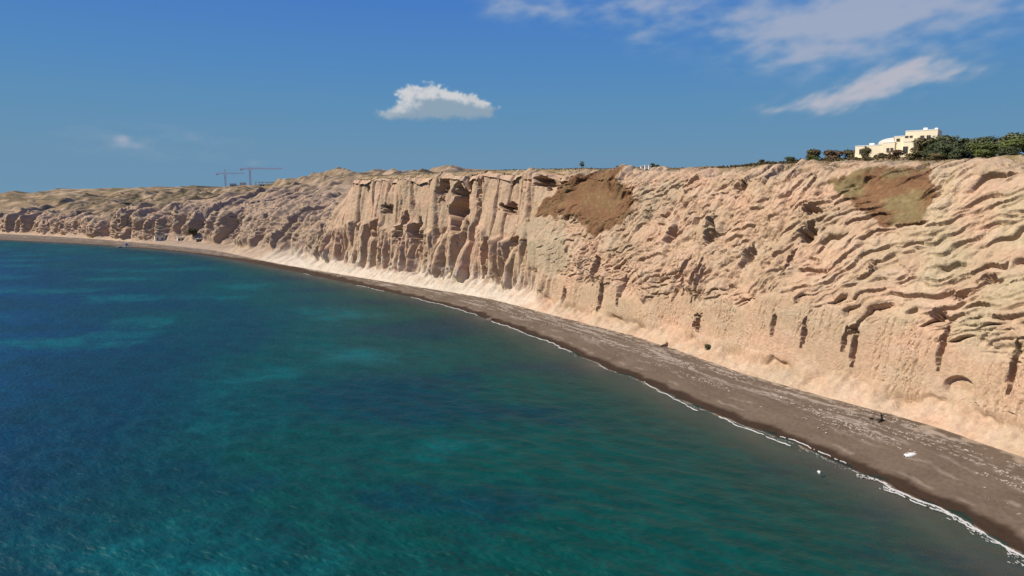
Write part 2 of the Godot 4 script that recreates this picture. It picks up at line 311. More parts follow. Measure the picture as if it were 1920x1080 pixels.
# ---------------------------------------------------------------- cliff
func inside(poly: Array, s: float, h: float) -> float:
	# signed distance to a patch in metres, positive inside
	var n := poly.size() / 2
	var best := 1e9
	var odd := false
	var j := n - 1
	for i in n:
		var ax: float = poly[i * 2]
		var ay: float = poly[i * 2 + 1]
		var bx: float = poly[j * 2]
		var by: float = poly[j * 2 + 1]
		if (ay > h) != (by > h) and s < (bx - ax) * (h - ay) / (by - ay) + ax:
			odd = not odd
		var ex := bx - ax
		var ey := by - ay
		var t := clampf(((s - ax) * ex + (h - ay) * ey) / (ex * ex + ey * ey), 0, 1)
		var dx := s - ax - ex * t
		var dy := h - ay - ey * t
		best = minf(best, dx * dx + dy * dy)
		j = i
	return sqrt(best) * (1.0 if odd else -1.0)

func block(u: float, w: float, round_: float) -> float:
	# relief of rounded blocks between sharp joints, each block at its own depth
	var q := clampf((cracks.get_noise_2d(u, w) + 1.0) * 1.7, 0.0, 1.0)
	return pow(q, round_) - 0.75 + 0.42 * blocks.get_noise_2d(u, w) * minf(1.0, q * 4.0)

func lips(p: float) -> float:
	# a bulge that swells slowly downwards and breaks off in an undercut lip
	var f := p - floorf(p)
	if f < 0.12:
		var t := f / 0.12
		return t * t * (3.0 - 2.0 * t)
	return 1.0 - (f - 0.12) / 0.88

var dice := PackedFloat32Array()
func scales(a: float, b: float, la: float, lb: float) -> float:
	# wind-carved shells that overlap like shingles: each a short arched lip, undercut below, running out above
	var ia := floori(a / la)
	var ib := floori(b / lb)
	var best := 0.0
	var crease := 0.0
	for di in range(-1, 2):
		for db in range(-2, 1):
			var k := ((((ia + di) & 63) << 6) + ((ib + db) & 63)) * 5
			var t := (a - (ia + di + dice[k]) * la) / (la * (0.55 + 0.55 * dice[k + 2]))
			var e := 1.0 - t * t
			if e <= 0.0:
				continue
			var u := (b - (ib + db + dice[k + 1] - (dice[k + 3] - 0.25) * 0.9 * t * t) * lb) / (lb * 1.7)
			if u <= -0.17 or u >= 1.0:
				continue
			var big := sqrt(e) * (0.45 + 0.75 * dice[k + 4])
			if u < 0.0:
				crease = minf(crease, -1.35 * big * (1.0 + u / 0.17))
			else:
				best = maxf(best, big * (minf(1.0, u * 16.0) * (1.0 - u) * (1.0 - u)))
	return 0.34 * best if best > 0.3 else 0.34 * best + 1.5 * crease * (1.0 - best * 3.3)

var land := []      # [distances along the coast, rows, corners] of both pieces of land

func land_at(s: float, v: float) -> Vector3:
	var piece: Array = land[0] if s < 2880.0 else land[1]
	var ss: PackedFloat32Array = piece[0]
	var rows: PackedFloat32Array = piece[1]
	var verts: PackedVector3Array = piece[2]
	var i := clampi(ss.bsearch(s), 0, ss.size() - 1)
	var j := clampi(rows.bsearch(v), 1, rows.size() - 1)
	var f := (v - rows[j - 1]) / (rows[j] - rows[j - 1])
	return verts[i * rows.size() + j - 1].lerp(verts[i * rows.size() + j], f)

func make_cliff() -> void:
	cliff_piece("far_cliff_terrain", 1700.0, 2884.0, 0.0017, [10, 4, 36, 40, 18, 22, 26, 12])
	cliff_piece("cliff_terrain", 2880.0, 3330.0, 0.0016, [20, 6, 90, 130, 26, 26, 20, 8])

func cliff_piece(called: String, from: float, to: float, fine: float, counts: Array) -> void:
	var rows := PackedFloat32Array()
	for k in 8:
		for j in counts[k]:
			rows.append(k + float(j) / counts[k])
	rows.append(8.0)
	var ss := spots_along(from, to, fine, 0.01)
	var nc := ss.size()
	var nr := rows.size()
	var verts := PackedVector3Array()
	var colors := PackedColorArray()
	verts.resize(nc * nr)
	colors.resize(nc * nr)
	var tan_ := Color(0.505, 0.37, 0.243)
	var rose := Color(0.55, 0.362, 0.245)
	var pale := Color(0.62, 0.51, 0.385)
	var chalk := Color(0.66, 0.58, 0.47)
	var grey := Color(0.30, 0.24, 0.19)
	var brown := Color(0.235, 0.13, 0.07)
	var olive := Color(0.25, 0.19, 0.095)
	var sage := Color(0.40, 0.34, 0.235)
	var straw := Color(0.30, 0.215, 0.125)
	var FE := PackedFloat32Array(FEATURES)
	var nf := FE.size() / 6
	for i in nc:
		var s := ss[i]
		var c := coast(s)
		var base: Vector2 = c[0]
		var inw: Vector2 = c[1]
		var ci: int = c[3]
		var cf: float = c[4]
		var w_far := 1.0 - sstep(2475, 2567, s)
		var w_val := sstep(2475, 2567, s) * (1.0 - sstep(2666, 2718, s))
		var w_mid := sstep(2666, 2718, s) * (1.0 - sstep(2878, 2894, s))
		var w_main := sstep(2878, 2894, s) * (1.0 - sstep(3046, 3112, s))
		var w_right := sstep(3046, 3112, s)
		var set_ := PackedFloat32Array()
		var hgt := PackedFloat32Array()
		set_.resize(9)
		hgt.resize(9)
		for k in 9:
			set_[k] = lerpf(COL_SET[ci * 9 + k], COL_SET[ci * 9 + 9 + k], cf)
			hgt[k] = lerpf(COL_H[ci * 9 + k], COL_H[ci * 9 + 9 + k], cf)
		# the toe, the wall's top and the rim wander
		var wander := noise.get_noise_2d(s * 0.05, 3.3)
		hgt[1] += 1.4 * noise.get_noise_2d(s * 0.11, 9.1) + 0.7 * noise.get_noise_2d(s * 0.4, 19.1)
		set_[1] += 1.2 * noise.get_noise_2d(s * 0.13, 29.1)
		hgt[3] += 4.0 * wander * (w_right + w_main)
		set_[3] += 1.3 * wander * (w_right + w_main)
		var wild := w_far + w_val + w_mid
		if wild > 0.01:
			var jut := wild * (12.0 * noise.get_noise_2d(s * 0.018, 44.0) + 6.0 * noise.get_noise_2d(s * 0.06, 45.0))
			var lift := (w_far + w_val + 0.25 * w_mid) * (5.0 * noise.get_noise_2d(s * 0.02, 54.0) + 4.0 * noise.get_noise_2d(s * 0.07, 55.0))
			for k in range(1, 7):
				set_[k] = maxf(set_[k] + jut * minf(1.0, k * 0.5), set_[k - 1] + 1.0)
				if k > 2 and k < 6:
					hgt[k] += lift
		for k in range(3, 9):
			hgt[k] -= w_mid * [2.0, 5.0, 8.0, 9.5, 9.5, 9.5][k - 3]
		var near_end := sstep(3168, 3200, s)
		var low_shift := 3.5 * noise.get_noise_2d(s * 0.06, 51.0) + 1.0 * noise.get_noise_2d(s * 0.3, 52.0) - 2.0 * near_end
		var up_shift := 5.0 * noise.get_noise_2d(s * 0.045, 77.0) + 1.5 * noise.get_noise_2d(s * 0.25, 78.0)
		var near_f: Array = []
		for k in nf:
			if absf(FE[k * 6 + 1] - s) < FE[k * 6 + 3] * 2.2:
				near_f.append(k)
		var in_bowl := s > 3052 and s < 3118
		var in_bowl2 := s > 3176 and s < 3214
		var in_grey := s > 3038 and s < 3096
		var in_olive := s > 3104 and s < 3140
		for j in nr:
			var v := rows[j]
			var k := mini(int(v), 7)
			var f := v - k
			var st := lerpf(set_[k], set_[k + 1], f)
			var h := lerpf(hgt[k], hgt[k + 1], f)
			var slope_s := set_[k + 1] - set_[k]
			var slope_h := hgt[k + 1] - hgt[k]
			var ln := sqrt(slope_s * slope_s + slope_h * slope_h)
			var n_out := slope_h / ln
			var n_up := slope_s / ln
			var x := base.x + inw.x * st
			var z := base.y + inw.y * st
			var wall := sstep(0.8, 1.8, v) * (1.0 - sstep(4.92, 5.12, v))
			var d := 0.0
			var col := tan_
			# patches
			var bowl := 0.0
			var grassy := 0.0
			if in_bowl:
				var q := inside(PATCH_BOWL, s, h) + 1.0 * noise.get_noise_2d(s * 0.22, h * 0.22)
				bowl = maxf(bowl, sstep(-1.0, 7.0, q))
				grassy = sstep(-0.4, 0.5, q)
			if in_bowl2:
				var q := inside(PATCH_BOWL2, s, h) + 0.5 * noise.get_noise_2d(s * 0.5, h * 0.5)
				bowl = maxf(bowl, sstep(-0.6, 4.0, q))
				grassy = maxf(grassy, sstep(-0.3, 0.3, q))
			var rough := wall * (1.0 - 0.93 * bowl)
			var sg := 0.0
			if in_grey:
				sg = sstep(-1.0, 1.5, inside(PATCH_GREY, s, h) + 1.5 * noise.get_noise_2d(s * 0.3, h * 0.3))
				rough *= 1.0 - 0.55 * sg
			if in_olive:
				sg = maxf(sg, 0.8 * sstep(-1.0, 1.5, inside(PATCH_OLIVE, s, h) + 2.0 * noise.get_noise_2d(s * 0.3, h * 0.3)))
			d -= bowl * (1.4 if in_bowl else 0.7)
			if rough > 0.01:
				# buttresses
				d += rough * lerpf(2.2, 1.3 - 0.5 * near_end, w_right) * noise.get_noise_3d(x * 0.042, h * 0.016, z * 0.042)
				d += rough * lerpf(0.9, 0.35, w_right) * noise.get_noise_3d(x * 0.11, h * 0.04, z * 0.11)
				var fine_n := fractal.get_noise_3d(x * 0.42, h * 0.42, z * 0.42)
				if w_right > 0.01:
					var low := 1.0 - sstep(13.5, 15.5, h + low_shift)
					var carved := 0.0
					if low < 0.99:
						var warp := 1.6 * noise.get_noise_2d(s * 0.05, h * 0.07) + 0.5 * noise.get_noise_2d(s * 0.2 + 40.0, h * 0.25)
						var big := sstep(-0.45, 0.0, noise.get_noise_2d(s * 0.05 + 7.0, h * 0.08) + 0.9 * near_end - 0.45)
						if big > 0.02:
							carved += 1.75 * big * scales(s * 0.90 + h * 0.43, h * 0.90 - s * 0.43 + 1.5 * warp, 6.6, 2.1)
						var m2 := sstep(-0.25, 0.2, noise.get_noise_2d(s * 0.09 + 80.0, h * 0.12))
						if m2 > 0.02:
							carved += 1.0 * m2 * (1.0 - 0.3 * big) * scales(s * 0.82 + h * 0.57 + 100.0, h * 0.82 - s * 0.57 + warp * 1.3, 3.6, 1.3)
						var wu := s * 0.83 + h * 0.56
						var ww := h * 0.83 - s * 0.56 + 1.6 * warp
						var w1 := 0.4 * noise.get_noise_2d(s * 0.25, h * 0.25)
						carved += lerpf(0.9, 0.6, big) * block(wu * 0.13 + w1 * 0.3, ww * 0.30 + w1, 0.2)
						carved += 0.24 * block(wu * 0.42 + w1, ww * 0.9 + w1, 0.22)
						# upright buttresses towards the middle of the cliff
						if near_end < 0.99:
							var wob := 1.5 * noise.get_noise_2d(s * 0.08, h * 0.06) + 0.5 * noise.get_noise_2d(s * 0.3, h * 0.25)
							carved += (1.0 - near_end) * (2.0 * block((s + wob) * 0.11, h * 0.035 + 8.0, 0.22) + 1.2 * block((s + wob) * 0.30 + 20.0, h * 0.08, 0.25))
						# dribbled gullies where the shells are weak
						var gw := 0.9 * noise.get_noise_2d(s * 0.1, h * 0.12)
						var gl := absf(noise.get_noise_2d(s * 0.17 + gw, h * 0.035 + 60.0))
						var g2 := absf(noise.get_noise_2d(s * 0.55 + gw, h * 0.09 + 20.0))
						carved += (1.0 - 0.85 * big) * (0.8 * (minf(1.0, pow(gl * 5.0, 0.7)) - 0.9) + 0.35 * (minf(1.0, pow(g2 * 4.0, 0.7)) - 0.8))
					# runnels on the low wall
					var runs := 0.0
					if low > 0.01:
						var rn := absf(noise.get_noise_2d(s * 0.62 + 0.2 * noise.get_noise_2d(s * 0.5, h * 0.5), h * 0.025))
						var r2 := absf(noise.get_noise_2d(s * 1.5 + 0.2 * noise.get_noise_2d(s * 0.5, h * 0.5), h * 0.03 + 9.0))
						runs = ((minf(1.0, pow(rn * 3.6, 0.6)) - 0.9) * 0.5 + (minf(1.0, pow(r2 * 3.0, 0.6)) - 0.9) * 0.2) * sstep(-0.35, 0.25, noise.get_noise_2d(s * 0.09, h * 0.05 + 30.0))
						var m3 := sstep(0.05, 0.4, noise.get_noise_2d(s * 0.14 + 9.0, h * 0.09))
						if m3 > 0.0:
							runs += 0.05 * m3 * (scales(s + 31.0, h, 2.4, 0.75) - 0.2)
					d += w_right * rough * (carved * (1.0 - low) + (runs + 0.45) * low)
					d += w_right * rough * fine_n * lerpf(0.12, 0.03, low)
				if w_main > 0.01:
					var up := sstep(27.0, 29.5, h + up_shift)
					var wob := 0.8 * noise.get_noise_2d(s * 0.08, h * 0.06) + 0.25 * noise.get_noise_2d(s * 0.3, h * 0.25)
					var a1 := absf(noise.get_noise_2d((s + wob) * 0.06, h * 0.006 + 5.0))
					var much := sstep(-0.35, 0.25, noise.get_noise_2d(s * 0.05 + 70.0, h * 0.05))
					var c1 := block((s + wob) * 0.135, h * 0.020 + 3.0, 0.5)
					var c2 := block((s + wob) * 0.30 + 50.0, h * 0.022, 0.4)
					var c3 := block((s + wob) * 0.8, h * 0.09 + 9.0, 0.6)
					var flute := 4.2 * (minf(1.0, pow(a1 * 3.2, 0.7)) - 0.8) + 2.8 * c1 + lerpf(1.6, 3.6, much) * c2 + 0.8 * c3
					var plain := 2.4 * (minf(1.0, pow(a1 * 6.0, 0.6)) - 0.95) + 0.8 * c1 + lerpf(0.05, 0.6, much) * c2 + 0.2 * c3
					d += w_main * rough * (lerpf(flute, plain - 1.8, up) + 0.22 * fine_n)
				if w_mid + w_val + w_far > 0.01:
					var wob := 4.0 * noise.get_noise_2d(s * 0.03, h * 0.04)
					var a1 := absf(noise.get_noise_2d((s + wob) * 0.03, h * 0.010 + 15.0))
					var crag := 0.6 * ridged.get_noise_3d(x * 0.022, h * 0.03, z * 0.022) + 0.45 * ridged.get_noise_3d(x * 0.06, h * 0.09, z * 0.06)
					var c1 := block((s + wob) * 0.06, h * 0.030 + 3.0, 0.3)
					var c2 := block((s + wob) * 0.16 + 50.0, h * 0.05, 0.35)
					var c3 := block((s + wob) * 0.40, h * 0.15 + 9.0, 0.4)
					d += (w_mid + w_val + w_far) * rough * (5.0 * (minf(1.0, pow(a1 * 3.5, 0.7)) - 0.8) + 3.6 * c1 + 2.9 * c2 + 1.5 * c3 + 3.2 * (crag - 0.35 * w_mid) + 1.3 * fine_n)
				# caves, slots and the arch
				for q in near_f:
					var fs: float = (s - FE[q * 6 + 1]) / FE[q * 6 + 3]
					var fh: float = (h - FE[q * 6 + 2]) / FE[q * 6 + 4]
					var wx := 0.5 * noise.get_noise_2d(fs * 0.9 + q, fh * 0.9) + 0.22 * noise.get_noise_2d(fs * 2.4, fh * 2.4 + q)
					fh += 0.5 * noise.get_noise_2d(fs * 0.9 - q, fh * 0.9 + 7.0) + 0.22 * noise.get_noise_2d(fs * 2.4 + 5.0, fh * 2.4 - q)
					fs += wx
					var r := sqrt(fs * fs + fh * fh)
					if FE[q * 6] > 0.5:
						fs -= 0.6 * wx
						r = maxf(absf(fs), 0.0) * (1.0 + 0.5 * maxf(0.0, -fh)) + pow(absf(fh), 3.0) * 0.8
					d -= 1.35 * FE[q * 6 + 5] * (1.0 - sstep(0.72, 1.1, r)) * wall
				var ar := sqrt(pow((s - ARCH[0]) / ARCH[2], 2.0) + pow((h - ARCH[1]) / ARCH[3], 2.0))
				if ar < 1.4 and h > ARCH[1] - 2.0:
					d -= 1.1 * (1.0 - sstep(0.86, 1.0, ar)) * sstep(ARCH[1] - 2.0, ARCH[1] - 0.3, h)
			# upper slopes of the far land
			var hilly := (w_far + w_val) * sstep(4.2, 5.6, v) + w_mid * sstep(5.0, 6.0, v)
			if hilly > 0.01:
				d += hilly * (1.0 - 0.6 * sstep(6.2, 7.2, v)) * (8.0 * (1.0 - 0.8 * w_mid) * fractal.get_noise_2d(x * 0.008, z * 0.008) + (w_far + w_val) * (9.0 * ridged.get_noise_2d(x * 0.009, z * 0.009) + 5.0 * ridged.get_noise_2d(x * 0.03, z * 0.03) + 4.0 * block(x * 0.012, z * 0.012, 0.4)) + w_mid * 1.5 * ridged.get_noise_2d(x * 0.02, z * 0.02))
			elif v > 5.0:
				d += sstep(5.0, 6.0, v) * (0.9 * fractal.get_noise_2d(x * 0.05, z * 0.05) + 0.3 * noise.get_noise_2d(x * 0.5, z * 0.5))
				n_out = lerpf(n_out, 0.0, sstep(5.0, 5.5, v))
				n_up = lerpf(n_up, 1.0, sstep(5.0, 5.5, v))
			if v < 1.3:
				var tl := sstep(0.0, 0.35, v) * (1.0 - sstep(1.0, 1.3, v))
				d += tl * (0.5 * fractal.get_noise_3d(x * 0.25, h * 0.25, z * 0.25) + 0.25 * noise.get_noise_2d(s * 0.12, h * 0.2))
			# ---- colour of the rock and what grows on it
			var tone := fractal.get_noise_3d(x * 0.05, h * 0.09, z * 0.05)
			var spot := noise.get_noise_3d(x * 0.6, h * 0.6, z * 0.6)
			col = tan_.lerp(rose, clampf(0.5 + tone, 0, 1))
			col = col.lerp(pale, 0.2 * sstep(0.0, 0.5, noise.get_noise_3d(x * 0.09 + 30.0, h * 0.25, z * 0.09)))
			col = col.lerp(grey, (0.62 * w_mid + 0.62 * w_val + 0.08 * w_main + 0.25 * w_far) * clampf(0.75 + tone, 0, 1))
			col = col.lerp(sage, 0.75 * sg * clampf(0.8 + spot, 0, 1))
			# fallen pumice at the foot
			var foot := 1.0 - sstep(0.75, 1.35, v + 0.5 * noise.get_noise_2d(s * 0.25, h * 0.2))
			var white_foot := sstep(2780, 2840, s) * (1.0 - sstep(3040, 3120, s))
			col = col.lerp(pale.lerp(chalk, white_foot), foot * (0.28 + 0.42 * white_foot) * clampf(0.75 + 1.3 * noise.get_noise_2d(s * 0.12, h * 0.3), 0, 1))
			if w_main + w_mid > 0.5 and h < 14.0:
				col = col.lerp(chalk, 0.6 * white_foot * (1.0 - sstep(7.0, 13.0, h + 5.0 * noise.get_noise_2d(s * 0.2, h * 0.1))))
			# greener ash towards the near end
			col = col.lerp(Color(0.47, 0.41, 0.26), 0.55 * sstep(3196, 3216, s) * sstep(13.0, 19.0, h) * clampf(0.5 + 1.5 * noise.get_noise_2d(s * 0.07, h * 0.09 + 4.0), 0, 1))
			# scrub and dry grass
			var soil := sstep(4.75, 5.05, v + 0.25 * noise.get_noise_2d(s * 0.2, 7.0)) if hilly < 0.3 else 0.0
			var dry := straw.lerp(olive, clampf(0.5 + 1.2 * noise.get_noise_2d(x * 0.06, z * 0.06), 0, 1)).lerp(sage, sstep(0.1, 0.5, noise.get_noise_2d(x * 0.3, z * 0.3)) * 0.6)
			col = col.lerp(dry, soil)
			if grassy > 0.0:
				var gcol := brown.lerp(olive, sstep(-0.3, 0.6, noise.get_noise_2d(s * 0.12 + 3.0, h * 0.15) + 0.4 * noise.get_noise_2d(s * 0.7, h * 0.7)) * (0.35 if in_bowl else 1.0))
				col = col.lerp(gcol * (0.85 + 0.3 * absf(spot)), grassy)
			if hilly > 0.01:
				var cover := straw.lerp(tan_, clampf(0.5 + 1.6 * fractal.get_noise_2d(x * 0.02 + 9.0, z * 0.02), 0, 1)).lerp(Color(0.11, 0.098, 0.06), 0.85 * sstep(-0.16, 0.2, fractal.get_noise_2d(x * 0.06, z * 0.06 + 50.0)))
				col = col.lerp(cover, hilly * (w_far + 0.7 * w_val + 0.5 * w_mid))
			col = col * (1.0 + 0.10 * spot + 0.12 * tone)
			col.a = 1.0
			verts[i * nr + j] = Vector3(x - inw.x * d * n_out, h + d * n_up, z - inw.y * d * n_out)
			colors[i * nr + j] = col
	var m := StandardMaterial3D.new()
	m.resource_name = "pumice"
	m.vertex_color_use_as_albedo = true
	m.roughness = 0.95
	m.metallic_specular = 0.2
	m.albedo_texture = noise_texture(0.02, 5, 0.80, 1.0, 3)
	m.heightmap_enabled = true
	m.heightmap_texture = noise_texture(0.025, 5, 0.0, 1.0, 4)
	m.heightmap_scale = 11.0
	m.uv1_triplanar = true
	m.uv1_world_triplanar = true
	m.uv1_scale = Vector3(0.13, 0.13, 0.13)
	land.append([ss, rows, verts])
	structure(called, grid_mesh(verts, colors, nc, nr), m)
	print(called, " ", nc, " x ", nr, " at ", Time.get_ticks_msec())

# ---------------------------------------------------------------- beach and sea bed
func beach_profile(e: float) -> float:
	# height over the water by distance inland from the waterline
	if e >= 0.0:
		return minf(2.3, 0.13 * e + 0.0 * e)
	return maxf(-14.0, -0.14 * pow(-e, 0.92))

func make_beach() -> void:
	var ss := spots_along(1700.0, 3330.0, 0.0024, 0.015)
	var across := PackedFloat32Array()
	for k in 70:
		across.append(1.25 - 1.25 * k / 70.0)       # fractions of the beach's width
	var out := PackedFloat32Array([0.0, 0.5, 1.0, 1.5, 2, 2.6, 3.3, 4, 5, 6, 7.5, 9, 11, 13, 16, 20, 25, 31, 38, 46, 55, 65, 77, 90, 105, 125, 150, 190, 250, 330, 450])
	var nc := ss.size()
	var nr := across.size() + out.size()
	var verts := PackedVector3Array()
	var colors := PackedColorArray()
	verts.resize(nc * nr)
	colors.resize(nc * nr)
	var sand := Color(0.147, 0.108, 0.075)
	var light_sand := Color(0.182, 0.135, 0.096)
	var wet := Color(0.054, 0.033, 0.020)
	var pebble := Color(0.42, 0.35, 0.28)
	for i in nc:
		var s := ss[i]
		var c := coast(s)
		var base: Vector2 = c[0]
		var inw: Vector2 = c[1]
		var w: float = c[2]
		var edge := 0.7 * noise.get_noise_2d(s * 0.06, 0.5) + 0.35 * noise.get_noise_2d(s * 0.2, 8.5)
		for j in nr:
			var e := 0.0
			if j < across.size():
				e = across[j] * w + edge * (1.0 - minf(across[j], 1.0))
			else:
				e = -out[j - across.size()] + edge
			var p := base + inw * (e - w)
			var rise := 2.0 / w
			var y := 0.0
			var col := sand
			if j < across.size():
				y = (e - edge) / w
				y = 2.1 * (0.35 * y + 0.65 * sstep(0.0, 0.62, y)) if y < 1.0 else 2.1
				y += 0.10 * sstep(0.1, 0.3, across[j]) * fractal.get_noise_2d(p.x * 0.12, p.y * 0.12)
				y += 0.03 * fractal.get_noise_2d(p.x * 0.9, p.y * 0.9)
				var de := e - edge
				var damp := 1.0 - sstep(2.2, 3.6, de + 0.7 * noise.get_noise_2d(s * 0.12, 31.0) + 0.25 * noise.get_noise_2d(s * 0.6, 31.0))
				# pumice and pebble lines along the upper beach
				var u := de / w
				var strand := sstep(0.15, 0.55, noise.get_noise_2d(s * 0.045, de * 0.55 + 3.0) + 0.5 * noise.get_noise_2d(s * 0.5, de * 1.2)) * sstep(0.42, 0.6, u + 0.2 * noise.get_noise_2d(s * 0.04, 2.0)) * (1.0 - sstep(0.9, 1.02, u))
				col = sand.lerp(light_sand, clampf(0.5 + 1.1 * fractal.get_noise_2d(p.x * 0.08, p.y * 0.08), 0, 1))
				for q in 3:
					var at := 0.22 + 0.17 * q + 0.05 * noise.get_noise_2d(s * 0.03, 5.0 * q) + 0.015 * noise.get_noise_2d(s * 0.25, 9.0 * q)
					var thin := 1.0 - sstep(0.008, 0.02, absf(u - at))
					col = col.lerp(pebble, 0.35 * thin * sstep(-0.1, 0.3, noise.get_noise_2d(s * 0.15, 20.0 + q)))
				col = col.lerp(pebble, 0.75 * strand)
				col = col.lerp(wet, damp)
				col = col.lerp(Color(0.5, 0.4, 0.29), 0.6 * sstep(0.93, 1.05, u + 0.15 * noise.get_noise_2d(s * 0.3, de * 0.3)))
				col *= 1.0 + 0.12 * noise.get_noise_2d(p.x * 1.3, p.y * 1.3) + 0.16 * fractal.get_noise_2d(s * 0.12, de * 0.7) + 0.10 * noise.get_noise_2d(s * 0.9, de * 2.5)
			else:
				y = beach_profile(-out[j - across.size()])
				col = Color(0.19, 0.152, 0.112)
				var sandy := sstep(0.12, 0.45, noise.get_noise_2d(p.x * 0.03 + 5.0, p.y * 0.03) + 0.4 * noise.get_noise_2d(p.x * 0.12, p.y * 0.12))
				var depth := sstep(14.0, 40.0, -e)
				col = col.lerp(Color(0.62, 0.60, 0.50), sandy * depth)
				col = col.lerp(Color(0.03, 0.035, 0.02), (1.0 - sandy) * depth * sstep(-0.2, 0.3, noise.get_noise_2d(p.x * 0.05, p.y * 0.05 + 70.0)))
				y += sandy * depth * 2.0
			col.a = 1.0
			verts[i * nr + j] = Vector3(p.x, y, p.y)
			colors[i * nr + j] = col
	var m := StandardMaterial3D.new()
	m.resource_name = "dark sand"
	m.vertex_color_use_as_albedo = true
	m.roughness = 0.9
	m.metallic_specular = 0.3
	m.albedo_texture = noise_texture(0.05, 4, 0.82, 1.0, 13)
	m.heightmap_enabled = true
	m.heightmap_texture = noise_texture(0.03, 5, 0.0, 1.0, 14)
	m.heightmap_scale = 6.0
	m.uv1_triplanar = true
	m.uv1_world_triplanar = true
	m.uv1_scale = Vector3(0.25, 0.25, 0.25)
	structure("beach", grid_mesh(verts, colors, nc, nr, true), m)

const CELL := 10.0
var shore_map := PackedFloat32Array()
func shore_distance(x: float, z: float) -> float:
	# metres to the waterline, 300 where it is farther
	var u := (x + 800.0) / CELL
	var v := (z + 1000.0) / CELL
	var i := floori(u)
	var j := floori(v)
	if i < 0 or j < 0 or i > 158 or j > 188:
		return 300.0
	u -= i
	v -= j
	var k := i * 190 + j
	return lerpf(lerpf(shore_map[k], shore_map[k + 190], u), lerpf(shore_map[k + 1], shore_map[k + 191], u), v)

func make_sea() -> void:
	shore_map.resize(160 * 190)
	shore_map.fill(300.0)
	var s := 2000.0
	while s < 3330.0:
		var c := coast(s)
		var p: Vector2 = c[0] - c[1] * c[2]
		var ci := int((p.x + 800.0) / CELL)
		var cj := int((p.y + 1000.0) / CELL)
		for i in range(maxi(ci - 31, 0), mini(ci + 32, 160)):
			for j in range(maxi(cj - 31, 0), mini(cj + 32, 190)):
				var dd := Vector2(i * CELL - 800.0, j * CELL - 1000.0).distance_to(p)
				if dd < shore_map[i * 190 + j]:
					shore_map[i * 190 + j] = dd
		s += 7.0
	var nr := 400
	var angles := PackedFloat32Array()
	var a := -180.0
	while a < 180.0:
		angles.append(a)
		a += 0.11 if absf(a + 0.01) < 44.0 else 4.0
	angles.append(180.0)
	var nc := angles.size()
	var radii := PackedFloat32Array()
	for j in nr:
		# even steps of the angle below the horizon, so that near ripples get small cells
		radii.append(38.0 / tan(deg_to_rad(lerpf(36.0, 0.35, float(j) / (nr - 1)))))
	radii[0] = 1.0
	radii[nr - 1] = 15000.0
	var verts := PackedVector3Array()
	verts.resize(nc * nr)
	var uvs := PackedVector2Array()
	uvs.resize(nc * nr)
	var colors := PackedColorArray()
	colors.resize(nc * nr)
	# waves too small for the cells lean the surface's normal
	var tilt := PackedVector3Array()
	tilt.resize(nc * nr)
	var green := Color(0.0, 0.063, 0.052)
	var blue := Color(0.0, 0.038, 0.068)
	var deep := Color(0.0, 0.095, 0.26)
	var over_sand := Color(0.0, 0.135, 0.135)
	var over_weed := Color(0.0, 0.040, 0.058)
	for i in nc:
		var dir := Vector2(sin(deg_to_rad(angles[i])), -cos(deg_to_rad(angles[i])))
		for j in nr:
			var p := dir * radii[j]
			# wind ripples running obliquely to the shore; cells too coarse for a wave length leave it out
			var cell := 0.0019 * radii[j] * radii[j] / 38.0 + 0.05
			var u := p.x * 0.86 + p.y * 0.50
			var w := -p.x * 0.50 + p.y * 0.86
			var y := 0.0
			var far := shore_distance(p.x, p.y)
			if cell < 6.0:
				y += 0.13 * noise.get_noise_2d(u * 0.04, w * 0.1) * (1.0 - sstep(3.0, 6.0, cell))
			if cell < 1.6:
				y += 0.14 * noise.get_noise_2d(u * 0.18 + 3.0, w * 0.38) * (1.0 - sstep(0.8, 1.6, cell))
			if cell < 0.6:
				y += 0.024 * noise.get_noise_2d(u * 0.8 + 40.0, w * 1.5) * (1.0 - sstep(0.3, 0.5, cell))
				y += 0.058 * noise.get_noise_2d(u * 0.55, w * 1.05 + 9.0) * (1.0 - sstep(0.3, 0.6, cell))
			var lean := 0.03 * sstep(0.3, 1.6, cell)
			tilt[i * nr + j] = Vector3(rng.randfn(0.0, lean), 0.0, rng.randfn(0.0, lean))
			var calm := sstep(0.0, 10.0, far)
			verts[i * nr + j] = Vector3(p.x, y * lerpf(0.25, 1.0, calm), p.y)
			uvs[i * nr + j] = Vector2(u, w) / 24.0
			# the bed that shows through: weed, stones and pale sand; deeper water is bluer
			var col := green.lerp(blue, sstep(45.0, 130.0, far + 30.0 * noise.get_noise_2d(p.x * 0.012, p.y * 0.012)))
			col = col.lerp(deep, sstep(95.0, 230.0, far))
			if radii[j] < 900.0:
				var bed := noise.get_noise_2d(p.x * 0.016 + 5.0, p.y * 0.022) + 0.45 * fractal.get_noise_2d(p.x * 0.06, p.y * 0.07) + 0.12 * noise.get_noise_2d(p.x * 0.5, p.y * 0.5)
				col = col.lerp(over_weed, 0.7 * sstep(0.1, 0.6, -bed))
				col = col.lerp(over_sand, 0.6 * sstep(0.28, 1.0, bed) * sstep(18.0, 40.0, far))
			col.a = 1.0 - exp(-0.09 * maxf(far - 0.5, 0.0)) * 0.8
			colors[i * nr + j] = col
	var m := StandardMaterial3D.new()
	m.resource_name = "sea water"
	m.vertex_color_use_as_albedo = true
	m.albedo_texture = noise_texture(0.01, 3, 0.8, 1.0, 23, 256)
	m.transparency = BaseMaterial3D.TRANSPARENCY_ALPHA
	m.roughness = 0.45
	m.metallic_specular = 0.28
	m.heightmap_enabled = true
	m.heightmap_texture = noise_texture(0.012, 5, 0.0, 1.0, 24, 1024)
	m.heightmap_scale = 15.0
	m.uv1_scale = Vector3(1, 2, 1)
	structure("sea", grid_mesh(verts, colors, nc, nr, false, uvs, tilt), m)

